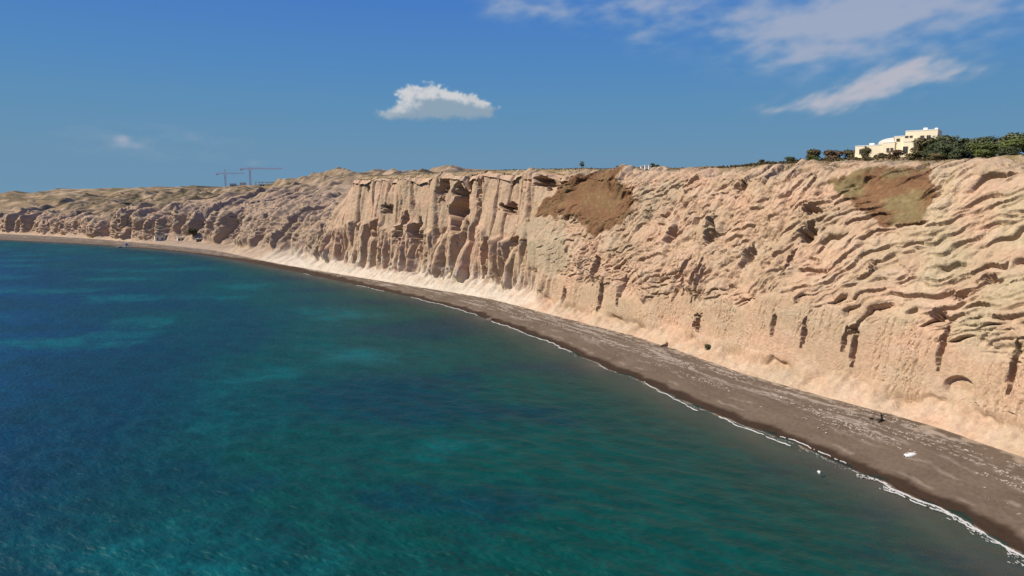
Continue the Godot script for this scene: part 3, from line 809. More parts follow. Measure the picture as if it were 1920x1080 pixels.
# ---------------------------------------------------------------- small shapes
func box_into(st: SurfaceTool, lo: Vector3, hi: Vector3) -> void:
	var p := [Vector3(lo.x, lo.y, lo.z), Vector3(hi.x, lo.y, lo.z), Vector3(hi.x, hi.y, lo.z), Vector3(lo.x, hi.y, lo.z), Vector3(lo.x, lo.y, hi.z), Vector3(hi.x, lo.y, hi.z), Vector3(hi.x, hi.y, hi.z), Vector3(lo.x, hi.y, hi.z)]
	for f in [[0, 1, 2, 3], [5, 4, 7, 6], [4, 0, 3, 7], [1, 5, 6, 2], [3, 2, 6, 7], [4, 5, 1, 0]]:
		for k in [0, 1, 2, 0, 2, 3]:
			st.add_vertex(p[f[k]])

func bar_into(st: SurfaceTool, a: Vector3, b: Vector3, ra: float, rb: float, sides := 6) -> void:
	var d := (b - a).normalized()
	var u := d.cross(Vector3.UP if absf(d.y) < 0.9 else Vector3.RIGHT).normalized()
	var w := d.cross(u)
	for k in sides:
		var t0 := TAU * k / sides
		var t1 := TAU * (k + 1) / sides
		var e0 := u * cos(t0) + w * sin(t0)
		var e1 := u * cos(t1) + w * sin(t1)
		for q in [a + e0 * ra, b + e0 * rb, b + e1 * rb, a + e0 * ra, b + e1 * rb, a + e1 * ra]:
			st.add_vertex(q)
		for q in [b, b + e1 * rb, b + e0 * rb]:
			st.add_vertex(q)
		for q in [a, a + e0 * ra, a + e1 * ra]:
			st.add_vertex(q)

func tool() -> SurfaceTool:
	var st := SurfaceTool.new()
	st.begin(Mesh.PRIMITIVE_TRIANGLES)
	st.set_smooth_group(-1)
	return st

func done(st: SurfaceTool) -> ArrayMesh:
	st.generate_normals()
	return st.commit()

func box(lo: Vector3, hi: Vector3) -> ArrayMesh:
	var st := tool()
	box_into(st, lo, hi)
	return done(st)

func rock_mesh(seed_: float, flat: float) -> ArrayMesh:
	var st := SurfaceTool.new()
	st.begin(Mesh.PRIMITIVE_TRIANGLES)
	st.set_smooth_group(-1)
	var n := 6
	var ring := []
	for i in n + 1:
		var row := []
		for j in 9:
			var th := PI * i / n
			var ph := TAU * (j % 8) / 8.0
			var p := Vector3(sin(th) * cos(ph), cos(th), sin(th) * sin(ph))
			p *= 1.0 + 0.55 * noise.get_noise_3d(p.x * 1.1 + seed_, p.y * 1.1, p.z * 1.1)
			p.y *= flat
			row.append(p)
		ring.append(row)
	for i in n:
		for j in 8:
			for q in [ring[i][j], ring[i][j + 1], ring[i + 1][j + 1], ring[i][j], ring[i + 1][j + 1], ring[i + 1][j]]:
				st.add_vertex(q)
	st.generate_normals()
	return st.commit()

# ---------------------------------------------------------------- foam and pumice stones
func shore_point(s: float, e: float) -> Vector2:
	var c := coast(s)
	return c[0] + c[1] * (e - c[2])

func edge_shift(s: float) -> float:
	return 0.7 * noise.get_noise_2d(s * 0.06, 0.5) + 0.35 * noise.get_noise_2d(s * 0.2, 8.5)

func make_foam_and_stones() -> void:
	# swash lines: from, to along the coast, offset from the waterline at either end, width
	var lines := [[2890.0, 2900.0, -1.2, -0.8, 0.5], [2960.0, 2990.0, -0.6, -0.3, 0.35], [3014.0, 3073.0, -0.2, -0.35, 0.55], [3085.0, 3141.0, -0.5, -0.1, 0.62], [3155.0, 3161.0, -0.3, -0.1, 0.35], [3173.5, 3195.0, 0.1, -1.6, 0.42], [3199.0, 3217.0, -0.6, -1.9, 0.36], [3212.0, 3227.0, 0.5, 0.9, 0.24], [3233.0, 3290.0, -0.5, -0.3, 0.55], [3236.0, 3252.0, -1.5, -0.9, 0.3]]
	var st := SurfaceTool.new()
	st.begin(Mesh.PRIMITIVE_TRIANGLES)
	st.set_smooth_group(-1)
	for l in lines:
		var s: float = l[0]
		var step := 0.22
		var last := []
		while s < l[1]:
			var t: float = (s - l[0]) / (l[1] - l[0])
			var e: float = lerpf(l[2], l[3], t) + edge_shift(s) + 0.28 * noise.get_noise_2d(s * 0.35, l[4] * 40.0) + 0.1 * noise.get_noise_2d(s * 1.3, l[4] * 40.0)
			var wd: float = 0.5 * l[4] * sqrt(maxf(0.0, minf(t * 12.0, minf(1.0, (1.0 - t) * 12.0)))) * clampf(0.75 + 0.9 * noise.get_noise_2d(s * 0.35, 3.0 + l[4]) + 0.5 * noise.get_noise_2d(s * 1.6, 3.0), 0.16, 1.5)
			var a := shore_point(s, e - wd * 0.5)
			var m := shore_point(s, e + wd * 0.1)
			var b := shore_point(s, e + wd * 0.5)
			var y := maxf(0.02, e * 0.10) + 0.03
			var now := [Vector3(a.x, y - 0.03, a.y), Vector3(m.x, y + 0.10, m.y), Vector3(b.x, y + 0.02, b.y)]
			if last.size() and wd > 0.03:
				for k in 2:
					for q in [last[k], now[k], now[k + 1], last[k], now[k + 1], last[k + 1]]:
						st.add_vertex(q)
			last = now if wd > 0.03 else []
			s += step
	# lace of bubbles behind the swash
	for k in 5200:
		var strong := k < 2600
		var s := rng.randf_range(3231.0, 3275.0) if strong else rng.randf_range(3080.0, 3232.0)
		var t := noise.get_noise_2d(s * 0.25, 61.0)
		var e := edge_shift(s) - 0.2 - absf(rng.randfn(0.0, 0.85 if strong else 0.5)) * (0.6 + t)
		if noise.get_noise_2d(s * 0.9, e * 1.6) < -0.05:
			continue
		var p := shore_point(s, e)
		var r := rng.randf_range(0.03, 0.13) if strong else rng.randf_range(0.02, 0.07)
		var dir := Vector2(rng.randfn(0.0, 0.35), 1.0).normalized()
		var side := Vector2(dir.y, -dir.x)
		var top := Vector3(p.x, 0.1, p.y)
		for q in 6:
			var t0 := TAU * q / 6.0
			var t1 := TAU * (q + 1) / 6.0
			var p0 := p + dir * cos(t0) * r * 1.9 + side * sin(t0) * r * 0.6
			var p1 := p + dir * cos(t1) * r * 1.9 + side * sin(t1) * r * 0.6
			st.add_vertex(top)
			st.add_vertex(Vector3(p0.x, 0.045, p0.y))
			st.add_vertex(Vector3(p1.x, 0.045, p1.y))
	st.generate_normals()
	var foam := part("sea_foam", st.commit(), mat(Color(0.40, 0.39, 0.38), 0.85), self)
	foam.set_meta("kind", "stuff")
	tag(foam, "white lines of swash foam along the dark waterline", "foam")
	# pale pumice stones washed into lines on the upper beach
	var places := []
	while places.size() < 9000:
		var s := rng.randf_range(3060.0, 3262.0)
		var c := coast(s)
		var u := rng.randf_range(0.30, 0.97)
		var de: float = u * c[2]
		var band := noise.get_noise_2d(s * 0.035, de * 0.6 + 3.0) + 0.35 * noise.get_noise_2d(s * 0.5, de * 1.2)
		if band < 0.22 or rng.randf() > 1.2 * sstep(0.38, 0.6, u) + 0.06:
			continue
		var p := shore_point(s, de)
		var r := 0.035 + 0.10 * pow(rng.randf(), 3.0)
		var y := 2.1 * (0.35 * u + 0.65 * sstep(0.0, 0.62, u)) - 0.02
		places.append(Transform3D(Basis(Vector3.UP, rng.randf() * TAU).scaled(Vector3(r * 1.4, r, r)), Vector3(p.x, y, p.y)))
	var mm := MultiMesh.new()
	mm.transform_format = MultiMesh.TRANSFORM_3D
	mm.mesh = rock_mesh(1.7, 0.7)
	mm.instance_count = places.size()
	for i in places.size():
		mm.set_instance_transform(i, places[i])
	var stones := MultiMeshInstance3D.new()
	stones.name = "pumice_stones"
	stones.multimesh = mm
	stones.material_override = mat(Color(0.44, 0.37, 0.30), 0.95)
	stones.set_meta("kind", "stuff")
	tag(stones, "pale pumice stones washed into lines on the dark sand", "stones")
	add_child(stones)

# ---------------------------------------------------------------- plants
func crown_mesh(seed_: int, lobes: int, leaves: int, wide: float, tall: float, low: float, leaf: float, a: Color, b: Color) -> ArrayMesh:
	# leaf sprays spread through overlapping lobes; crown of unit height `tall`, base at `low`
	var r := RandomNumberGenerator.new()
	r.seed = seed_
	var mids := []
	for k in lobes:
		var ang := TAU * k / lobes + r.randf_range(-0.4, 0.4)
		var rad := sqrt(r.randf()) * 0.62
		var y := r.randf_range(0.22, 0.86)
		rad *= 1.15 - 0.55 * y
		mids.append([Vector3(cos(ang) * rad * wide, low + y * (tall - low), sin(ang) * rad * wide), r.randf_range(0.26, 0.46)])
	var st := SurfaceTool.new()
	st.begin(Mesh.PRIMITIVE_TRIANGLES)
	for k in leaves:
		var m: Array = mids[k % lobes]
		var dir := Vector3(r.randfn(0, 1), r.randfn(0.15, 1), r.randfn(0, 1)).normalized()
		var rr: float = m[1] * (0.55 + 0.5 * r.randf())
		var p: Vector3 = m[0] + Vector3(dir.x * rr * wide, dir.y * rr * (tall - low) * 0.62, dir.z * rr * wide)
		p.y = maxf(p.y, low * 0.8)
		var n := (dir + Vector3(r.randfn(0, 0.5), r.randfn(0.2, 0.5), r.randfn(0, 0.5))).normalized()
		var u := n.cross(Vector3(r.randfn(0, 1), r.randfn(0, 1), r.randfn(0, 1))).normalized()
		var w := n.cross(u)
		var sz := leaf * r.randf_range(0.6, 1.35)
		st.set_color(a.lerp(b, r.randf()))
		st.set_normal(n)
		var q := [p - u * sz, p + w * sz * 0.55 + n * sz * 0.2, p + u * sz, p - w * sz * 0.55 + n * sz * 0.15]
		for i in [0, 1, 2, 0, 2, 3]:
			st.add_vertex(q[i])
	return st.commit()

func trunk_mesh(seed_: int, tall: float, wide: float, thick: float) -> ArrayMesh:
	var r := RandomNumberGenerator.new()
	r.seed = seed_
	var st := tool()
	var top := Vector3(r.randf_range(-0.1, 0.1) * wide, tall * 0.5, r.randf_range(-0.1, 0.1) * wide)
	bar_into(st, Vector3(0, -0.4, 0), top, thick, thick * 0.7, 7)
	for k in 5:
		var ang := TAU * k / 5.0 + r.randf_range(-0.4, 0.4)
		var tip := top + Vector3(cos(ang) * wide * 0.5, tall * r.randf_range(0.15, 0.36), sin(ang) * wide * 0.5)
		bar_into(st, top.lerp(Vector3(0, 0, 0), 0.35 * r.randf()), tip, thick * 0.5, thick * 0.14, 5)
	return done(st)

var leaf_mat: StandardMaterial3D
var bark: StandardMaterial3D
var forms := {}
func plant(called: String, form: String, label: String, category: String, s: float, v: float, size: float, turn: float, group := "", sink := 0.1) -> Node3D:
	var at := land_at(s, v)
	var o := thing(called, label, category, at - Vector3(0, sink, 0), turn, group)
	var f: Array = forms[form]
	var crown := part("crown", f[0], leaf_mat, o)
	var trunk := part("trunk", f[1], bark, o)
	size *= 0.9
	var spread := 1.25 if group.begins_with("dark green") or group.begins_with("shrubs left") else 1.0
	crown.scale = Vector3(spread, 0.85 if spread > 1.1 else 1.0, spread) * size
	trunk.scale = Vector3.ONE * size * 0.9
	return o

func make_plants() -> void:
	leaf_mat = StandardMaterial3D.new()
	leaf_mat.resource_name = "leaves"
	leaf_mat.vertex_color_use_as_albedo = true
	leaf_mat.roughness = 0.75
	leaf_mat.metallic_specular = 0.3
	leaf_mat.backlight_enabled = true
	leaf_mat.backlight = Color(0.25, 0.25, 0.15)
	leaf_mat.cull_mode = BaseMaterial3D.CULL_DISABLED
	bark = mat(Color(0.11, 0.075, 0.05))
	var dark := Color(0.070, 0.085, 0.044)
	var mid := Color(0.150, 0.160, 0.088)
	# forms: unit-high crowns (1 m tall), scaled by each plant's height
	forms["pine a"] = [crown_mesh(1, 13, 2400, 0.66, 1.0, 0.10, 0.05, dark, mid), trunk_mesh(1, 1.0, 0.5, 0.045)]
	forms["pine b"] = [crown_mesh(2, 15, 2600, 0.80, 1.0, 0.06, 0.05, dark, Color(0.085, 0.10, 0.045)), trunk_mesh(2, 1.0, 0.6, 0.05)]
	forms["pine c"] = [crown_mesh(3, 11, 2200, 0.60, 1.0, 0.12, 0.048, Color(0.05, 0.065, 0.035), Color(0.11, 0.12, 0.06)), trunk_mesh(3, 1.0, 0.45, 0.045)]
	forms["bright"] = [crown_mesh(4, 12, 2200, 0.78, 1.0, 0.06, 0.05, Color(0.085, 0.11, 0.03), Color(0.15, 0.17, 0.055)), trunk_mesh(4, 1.0, 0.6, 0.05)]
	forms["olive"] = [crown_mesh(5, 11, 1700, 0.66, 1.0, 0.08, 0.06, Color(0.09, 0.078, 0.035), Color(0.17, 0.14, 0.065)), trunk_mesh(5, 1.0, 0.6, 0.05)]
	forms["russet"] = [crown_mesh(6, 11, 1500, 0.72, 1.0, 0.04, 0.065, Color(0.12, 0.08, 0.045), Color(0.20, 0.14, 0.08)), trunk_mesh(6, 1.0, 0.6, 0.05)]
	forms["mound"] = [crown_mesh(7, 12, 1500, 1.1, 1.0, 0.0, 0.08, Color(0.10, 0.085, 0.04), Color(0.20, 0.16, 0.08)), trunk_mesh(7, 0.8, 0.9, 0.05)]
	forms["sparse"] = [crown_mesh(8, 7, 420, 0.42, 1.0, 0.25, 0.06, Color(0.10, 0.085, 0.05), Color(0.17, 0.14, 0.085)), trunk_mesh(8, 1.0, 0.55, 0.035)]
	var row := "dark green trees along the clifftop beside the villa"
	var list := [
		["pine_tree", "olive", "olive brown tree in front of the villa's right end", 3190.6, 5.75, 5.2, row],
		["pine_tree", "russet", "reddish brown bush under the olive tree beside the villa", 3187.6, 5.5, 3.0, row],
		["pine_tree", "pine a", "dark pine touching the villa's right wall", 3192.6, 5.95, 6.3, row],
		["pine_tree", "pine b", "broad dark pine next to the pine at the villa wall", 3195.2, 5.7, 5.2, row],
		["pine_tree", "pine c", "dark pine with a pointed top, second past the villa's pine", 3197.4, 5.85, 5.6, row],
		["pine_tree", "pine b", "low wide dark pine in the middle of the clifftop row", 3199.3, 5.6, 4.6, row],
		["pine_tree", "pine a", "tall dark pine in the middle of the clifftop row", 3200.9, 5.85, 6.2, row],
		["pine_tree", "pine c", "slim dark pine behind the pale spur of the cliff", 3203.6, 5.8, 5.6, row],
		["pine_tree", "bright", "bright green tree among the dark clifftop pines", 3205.0, 5.6, 4.4, row],
		["pine_tree", "pine a", "dark pine beyond the bright green tree", 3206.4, 5.85, 6.1, row],
		["pine_tree", "bright", "broad bright green tree at the end of the clifftop row", 3208.8, 5.7, 5.2, row],
		["pine_tree", "pine b", "tall dark pine at the end of the clifftop row", 3211.4, 5.9, 6.8, row],
		["pine_tree", "pine c", "dark pine past the end of the bright green trees", 3214.8, 5.85, 6.4, row],
		["low_shrub", "mound", "low brown bush at the foot of the pines next to the villa", 3193.8, 5.4, 2.2, row],
		["low_shrub", "pine b", "low dark bush filling the gap under the pointed pine", 3196.6, 5.42, 2.8, row],
		["low_shrub", "mound", "low olive brown bush before the low wide pine", 3198.6, 5.35, 2.0, row],
		["low_shrub", "pine b", "low dark bush at the foot of the tall middle pine", 3202.4, 5.4, 3.0, row],
		["low_shrub", "bright", "low green bush between the bright trees on the spur", 3207.2, 5.42, 2.8, row],
		["low_shrub", "pine b", "low dark bush between the last pines on the spur", 3210.2, 5.5, 3.2, row],
		["shrub", "pine b", "rounded dark green shrub on the clifftop before the tan slope", 3152.6, 5.62, 2.5, "shrubs left of the villa"],
		["shrub", "olive", "large olive shrub on the clifftop left of the villa", 3157.4, 5.75, 4.1, "shrubs left of the villa"],
		["shrub", "bright", "small bright green shrub beside the large olive shrub", 3160.4, 5.6, 2.6, "shrubs left of the villa"],
		["shrub", "russet", "reddish leafless shrub left of the villa", 3164.3, 5.75, 4.0, "shrubs left of the villa"],
		["shrub", "olive", "olive shrub behind the reddish shrub near the villa", 3166.9, 5.9, 3.8, "shrubs left of the villa"],
		["shrub", "russet", "low brown shrub at the foot of the villa's left end", 3171.0, 5.85, 2.2, "shrubs left of the villa"],
		["shrub", "olive", "round olive bush hiding the middle of the villa's wall", 3174.9, 5.72, 3.1, "shrubs before the villa"],
		["shrub", "mound", "low spreading bush at the foot of the villa terrace", 3182.0, 5.62, 1.5, "shrubs before the villa"],
		["shrub", "mound", "low wide brown mound of scrub alone on the rim", 3142.6, 5.6, 1.6, ""],
		["shrub", "mound", "flat brown scrub beside the wide mound on the rim", 3146.6, 5.5, 1.1, ""],
		["small_tree", "sparse", "thin brown tree standing alone on the plateau skyline", 3070.2, 5.4, 3.2, ""],
		["shrub", "pine b", "small dark bush alone on the skyline above the brown gully", 3090.2, 5.35, 1.5, ""],
		["shrub", "pine a", "dark bush left of the white stone posts on the rim", 3099.6, 5.45, 1.8, ""],
		["shrub", "pine c", "tall dark bush between the white stone posts on the rim", 3101.4, 5.5, 2.5, ""],
		["shrub", "pine b", "dark bush right of the white stone posts on the rim", 3103.6, 5.5, 1.9, ""],
		["shrub", "pine b", "dark green shrub growing from the foot of the tan cliff", 3166.9, 0.75, 1.7, ""],
		["harbour_tree", "pine b", "dark green tree between the harbour buildings", 2576.0, 1.5, 8.5, ""],
	]
	var k := 0
	for q in list:
		plant(q[0], q[1], q[2], "tree" if q[0].ends_with("tree") else "shrub", q[3], q[4], q[5], 1.3 * k, q[6])
		k += 1
	# scrub too small and many to count: dry tufts in the gullies and along the rim
	var places := []
	var tint := PackedColorArray()
	for n in 26000:
		var s := rng.randf_range(2900.0, 3225.0)
		var v := rng.randf_range(3.2, 6.4)
		var want := 0.0
		var p := land_at(s, v)
		var q1 := inside(PATCH_BOWL, s, p.y) if s > 3055.0 and s < 3115.0 else -9.0
		var q2 := inside(PATCH_BOWL2, s, p.y) if s > 3180.0 and s < 3210.0 else -9.0
		if v > 5.05:
			want = 0.45 if noise.get_noise_2d(p.x * 0.15, p.z * 0.15) > -0.1 else 0.1
		elif q1 > 0.3 or q2 > 0.2:
			want = 0.3
		elif s > 3110.0 and v > 4.5:
			want = 0.12
		var rim_scrub := s > 3132.0 and s < 3182.0 and v > 5.15 and v < 6.1
		if rim_scrub:
			want = 0.75
		if rng.randf() > want:
			continue
		var sz := rng.randf_range(0.16, 0.40) * ((2.2 if rim_scrub else 1.25) if v > 5.05 else 0.45)
		places.append(Transform3D(Basis(Vector3.UP, rng.randf() * TAU).scaled(Vector3(sz * 1.2, sz, sz * 1.2)), p - Vector3(0, 0.08, 0)))
		var c := Color(0.17, 0.115, 0.06).lerp(Color(0.25, 0.17, 0.085), rng.randf())
		if v > 5.05:
			c = c.lerp(Color(0.13, 0.12, 0.055), rng.randf())
		elif q2 > 0.0:
			c = c.lerp(Color(0.16, 0.135, 0.06), rng.randf())
		tint.append(c)
	var mm := MultiMesh.new()
	mm.transform_format = MultiMesh.TRANSFORM_3D
	mm.use_colors = true
	mm.mesh = crown_mesh(31, 4, 40, 0.5, 1.0, 0.0, 0.24, Color(0.85, 0.85, 0.85), Color(1.1, 1.1, 1.1))
	mm.instance_count = places.size()
	for i in places.size():
		mm.set_instance_transform(i, places[i])
		mm.set_instance_color(i, tint[i])
	var o := MultiMeshInstance3D.new()
	o.name = "dry_scrub"
	o.multimesh = mm
	o.material_override = leaf_mat
	o.set_meta("kind", "stuff")
	tag(o, "dry brown grass tufts and scrub in the gullies and along the rim", "scrub")
	add_child(o)

# ---------------------------------------------------------------- the villa
func make_house() -> void:
	var at := land_at(3178.8, 6.0)
	var o := thing("villa", "cream two-storey villa with a vaulted roof on the clifftop", "house", at - Vector3(0, 0.2, 0), -0.68)
	var cream := mat(Color(0.80, 0.70, 0.50), 0.9)
	var white := mat(Color(0.78, 0.76, 0.70), 0.85)
	var glass := mat(Color(0.035, 0.04, 0.045), 0.15)
	var shade := mat(Color(0.22, 0.17, 0.11), 0.8)
	var u := 0.130
	# outline in steps of one thirteenth of a metre, measured from the left corner
	var block := func(called: String, x0: float, x1: float, top: float, depth: float, front: float, m: Material) -> MeshInstance3D:
		var b := part(called, box(Vector3((x0 - 67) * u, -1.2, -depth), Vector3((x1 - 67) * u, top * u, front)), m, o)
		var cap := tool()
		box_into(cap, Vector3((x0 - 67) * u - 0.06, top * u + 0.002, -depth - 0.06), Vector3((x1 - 67) * u + 0.06, top * u + 0.16, front + 0.06))
		part("parapet", done(cap), white, b)
		return b
	block.call("wall", 0.0, 16.0, 24.0, 5.0, 0.8, cream)
	block.call("wall", 16.0, 46.0, 24.5, 6.0, 0.0, cream)
	var mid_wall: MeshInstance3D = block.call("wall", 46.0, 66.0, 28.5, 6.0, 0.3, cream)
	var stair: MeshInstance3D = block.call("wall", 64.0, 81.0, 38.5, 6.5, 0.0, cream)
	var tower: MeshInstance3D = block.call("wall", 81.0, 132.0, 47.5, 7.0, -0.6, cream)
	var porch: MeshInstance3D = block.call("wall", 81.0, 97.0, 27.0, 1.0, 0.9, cream)
	# barrel vault between the low wing and the stair tower
	var st := tool()
	var x0 := (38.0 - 67.0) * u
	var x1 := (64.0 - 67.0) * u
	for k in 12:
		var t0 := PI * 0.5 * k / 12.0
		var t1 := PI * 0.5 * (k + 1) / 12.0
		var c := x1
		var r := x1 - x0
		var a := Vector3(c - r * cos(t0), 28.0 * u + 1.2 * sin(t0), 0.1)
		var b := Vector3(c - r * cos(t1), 28.0 * u + 1.2 * sin(t1), 0.1)
		var back := Vector3(0, 0, -6.0)
		for q in [a, b, b + back, a, b + back, a + back]:
			st.add_vertex(q)
		for q in [a, Vector3(c, 28.0 * u, 0.1), b]:
			st.add_vertex(q)
	part("vault_roof", done(st), white, o)
	part("wall", box(Vector3(x0, 24.5 * u + 0.17, -5.9), Vector3(x1, 28.0 * u, 0.1)), cream, o)
	# windows: x, sill, width, height, depth of the wall's face
	for w in [[10.5, 10.0, 5.0, 8.0, 0.8], [55.0, 12.0, 3.6, 6.0, 0.3], [61.5, 12.0, 3.6, 6.0, 0.3], [70.5, 30.5, 4.5, 4.0, 0.0], [83.6, 32.0, 4.0, 7.0, -0.6], [90.4, 32.0, 4.0, 7.0, -0.6], [84.5, 7.0, 7.0, 12.0, 0.9], [108.0, 30.0, 5.0, 8.0, -0.6], [118.0, 30.0, 5.0, 8.0, -0.6], [104.0, 6.0, 6.0, 12.0, -0.6], [118.0, 6.0, 6.0, 12.0, -0.6]]:
		var cx: float = (w[0] - 67.0) * u
		var lo := Vector3(cx - w[2] * u * 0.5, w[1] * u, w[4] - 0.05)
		var hi := Vector3(cx + w[2] * u * 0.5, (w[1] + w[3]) * u, w[4] + 0.012)
		var win := part("window", box(lo, hi), glass, o)
		var f := tool()
		box_into(f, Vector3(lo.x - 0.09, lo.y - 0.10, hi.z - 0.03), Vector3(hi.x + 0.09, lo.y, hi.z + 0.07))
		box_into(f, Vector3(lo.x - 0.09, hi.y, hi.z - 0.03), Vector3(hi.x + 0.09, hi.y + 0.09, hi.z + 0.05))
		box_into(f, Vector3(lo.x - 0.09, lo.y + 0.002, hi.z - 0.03), Vector3(lo.x, hi.y - 0.002, hi.z + 0.05))
		box_into(f, Vector3(hi.x, lo.y + 0.002, hi.z - 0.03), Vector3(hi.x + 0.09, hi.y - 0.002, hi.z + 0.05))
		box_into(f, Vector3(cx - 0.03, lo.y + 0.002, hi.z - 0.03), Vector3(cx + 0.03, hi.y - 0.002, hi.z + 0.03))
		part("frame", done(f), shade, win)
	# balcony before the upper windows, and the terrace wall
	part("balcony", box(Vector3((80.0 - 67) * u, 27.0 * u + 0.17, -0.55), Vector3((98.0 - 67) * u, 27.0 * u + 0.95, 1.0)), cream, o)
	part("terrace", box(Vector3((60.0 - 67) * u, -1.4, 0.95), Vector3((104.0 - 67) * u, 4.5 * u, 3.0)), cream, o)
	part("terrace", box(Vector3(-71.0 * u, -1.4, 0.9), Vector3(-56.0 * u, 1.5 * u, 2.4)), white, o)
	part("chimney", box(Vector3((107.5 - 67) * u, 47.5 * u + 0.17, -2.6), Vector3((114.0 - 67) * u, 47.5 * u + 0.75, -1.9)), white, o)
	part("roof_tank", box(Vector3((20.0 - 67) * u, 24.5 * u + 0.17, -2.6), Vector3((28.0 - 67) * u, 24.5 * u + 0.75, -1.7)), white, o)
	part("water_heater", box(Vector3((126.0 - 67) * u, 47.5 * u + 0.17, -2.0), Vector3((131.0 - 67) * u, 47.5 * u + 0.5, -1.2)), white, o)
	# low white posts on the rim above the brown gully
	var posts := [[3098.6, 5.42, 1.1, "low whitewashed stone post beside the left dark bush on the rim"], [3100.5, 5.42, 1.5, "tallest whitewashed stone post before the tall dark bush on the rim"], [3102.2, 5.42, 1.4, "whitewashed stone post between two dark bushes on the rim"]]
	for q in posts:
		var p := land_at(q[0], q[1])
		var t := tool()
		box_into(t, Vector3(-0.45, -0.5, -0.45), Vector3(0.45, q[2], 0.45))
		box_into(t, Vector3(-0.55, q[2] + 0.002, -0.55), Vector3(0.55, q[2] + 0.15, 0.55))
		var b := part(numbered("stone_post"), done(t), white, self, p)
		tag(b, q[3], "post", "white posts on the rim")

# ---------------------------------------------------------------- cranes and building site far behind
func lattice(st: SurfaceTool, a: Vector3, b: Vector3, side: float, r: float) -> void:
	var d := (b - a).normalized()
	var u := d.cross(Vector3.UP if absf(d.y) < 0.9 else Vector3.RIGHT).normalized() * side * 0.5
	var w := d.cross(u.normalized()) * side * 0.5
	var c := [u + w, u - w, -u - w, -u + w]
	var n := maxi(2, int(a.distance_to(b) / (side * 1.3)))
	for k in 4:
		bar_into(st, a + c[k], b + c[k], r, r, 4)
		for i in n:
			var p: Vector3 = a.lerp(b, float(i) / n) + c[k]
			var q: Vector3 = a.lerp(b, float(i + 1) / n) + c[(k + 1) % 4]
			bar_into(st, p, q, r * 0.6, r * 0.6, 3)

func tower_crane(label: String, at: Vector3, turn: float, high: float, reach: float, tail: float, peak: float, paint: Material) -> void:
	var o := thing("tower_crane", label, "crane", at, turn, "tower cranes on the far hill")
	var concrete := mat(Color(0.30, 0.29, 0.27))
	var st := tool()
	lattice(st, Vector3(0, -1, 0), Vector3(0, high, 0), 1.9, 0.14)
	part("mast", done(st), paint, o)
	st = tool()
	lattice(st, Vector3(1.0, high + 1.0, 0), Vector3(reach, high + 1.0, 0), 1.5, 0.12)
	part("jib", done(st), paint, o)
	st = tool()
	lattice(st, Vector3(-1.0, high + 0.8, 0), Vector3(-tail, high + 0.8, 0), 1.5, 0.12)
	part("counter_jib", done(st), paint, o)
	part("counterweight", box(Vector3(-tail, high - 1.6, -0.9), Vector3(-tail + 3.6, high + 0.2, 0.9)), concrete, o)
	part("cab", box(Vector3(1.0, high - 1.9, 0.4), Vector3(2.9, high + 0.1, 2.0)), mat(Color(0.5, 0.5, 0.5), 0.3), o)
	st = tool()
	bar_into(st, Vector3(-0.9, high + 1.0, 0), Vector3(0, high + peak, 0), 0.22, 0.14, 5)
	bar_into(st, Vector3(0.9, high + 1.0, 0), Vector3(0, high + peak, 0), 0.22, 0.14, 5)
	part("tower_top", done(st), paint, o)
	st = tool()
	bar_into(st, Vector3(0, high + peak, 0), Vector3(reach * 0.62, high + 1.7, 0), 0.07, 0.07, 4)
	bar_into(st, Vector3(0, high + peak, 0), Vector3(-tail * 0.85, high + 1.6, 0), 0.07, 0.07, 4)
	part("tie_bar", done(st), paint, o)
	st = tool()
	bar_into(st, Vector3(reach * 0.5, high + 0.3, 0), Vector3(reach * 0.5, high - 7.0, 0), 0.05, 0.05, 4)
	part("hoist_rope", done(st), paint, o)

func car(label: String, at: Vector3, turn: float, paint: Color, group: String, tall := 1.5) -> void:
	var o := thing("parked_car", label, "car", at, turn, group)
	var m := mat(paint, 0.25)
	var dark := mat(Color(0.02, 0.022, 0.025), 0.12)
	var rubber := mat(Color(0.025, 0.025, 0.025), 0.8)
	var side := [Vector2(-2.1, 0.35), Vector2(2.1, 0.35), Vector2(2.15, 0.75), Vector2(1.3, 0.95), Vector2(-1.95, 1.0), Vector2(-2.15, 0.8)]
	var cabin := [Vector2(1.15, 0.96), Vector2(0.45, tall - 0.08), Vector2(-1.2, tall), Vector2(-1.85, 1.0)]
	for piece in [["body", side, 0.88, m], ["cabin", cabin, 0.76, dark]]:
		var st := tool()
		var n: int = piece[1].size()
		for k in n:
			var a: Vector2 = piece[1][k]
			var b: Vector2 = piece[1][(k + 1) % n]
			var z: float = piece[2]
			for q in [Vector3(a.x, a.y, z), Vector3(b.x, b.y, z), Vector3(b.x, b.y, -z), Vector3(a.x, a.y, z), Vector3(b.x, b.y, -z), Vector3(a.x, a.y, -z)]:
				st.add_vertex(q)
			if k > 0 and k < n - 1:
				var c: Vector2 = piece[1][0]
				for q in [Vector3(c.x, c.y, z), Vector3(b.x, b.y, z), Vector3(a.x, a.y, z), Vector3(c.x, c.y, -z), Vector3(a.x, a.y, -z), Vector3(b.x, b.y, -z)]:
					st.add_vertex(q)
		part(piece[0], done(st), piece[3], o)
	part("roof", box(Vector3(-1.25, tall - 0.02, -0.72), Vector3(0.5, tall + 0.05, 0.72)), m, o)
	for x in [-1.35, 1.35]:
		for z in [-0.8, 0.8]:
			var st := tool()
			bar_into(st, Vector3(x, 0.33, z - 0.12), Vector3(x, 0.33, z + 0.12), 0.33, 0.33, 10)
			part("wheel", done(st), rubber, o)

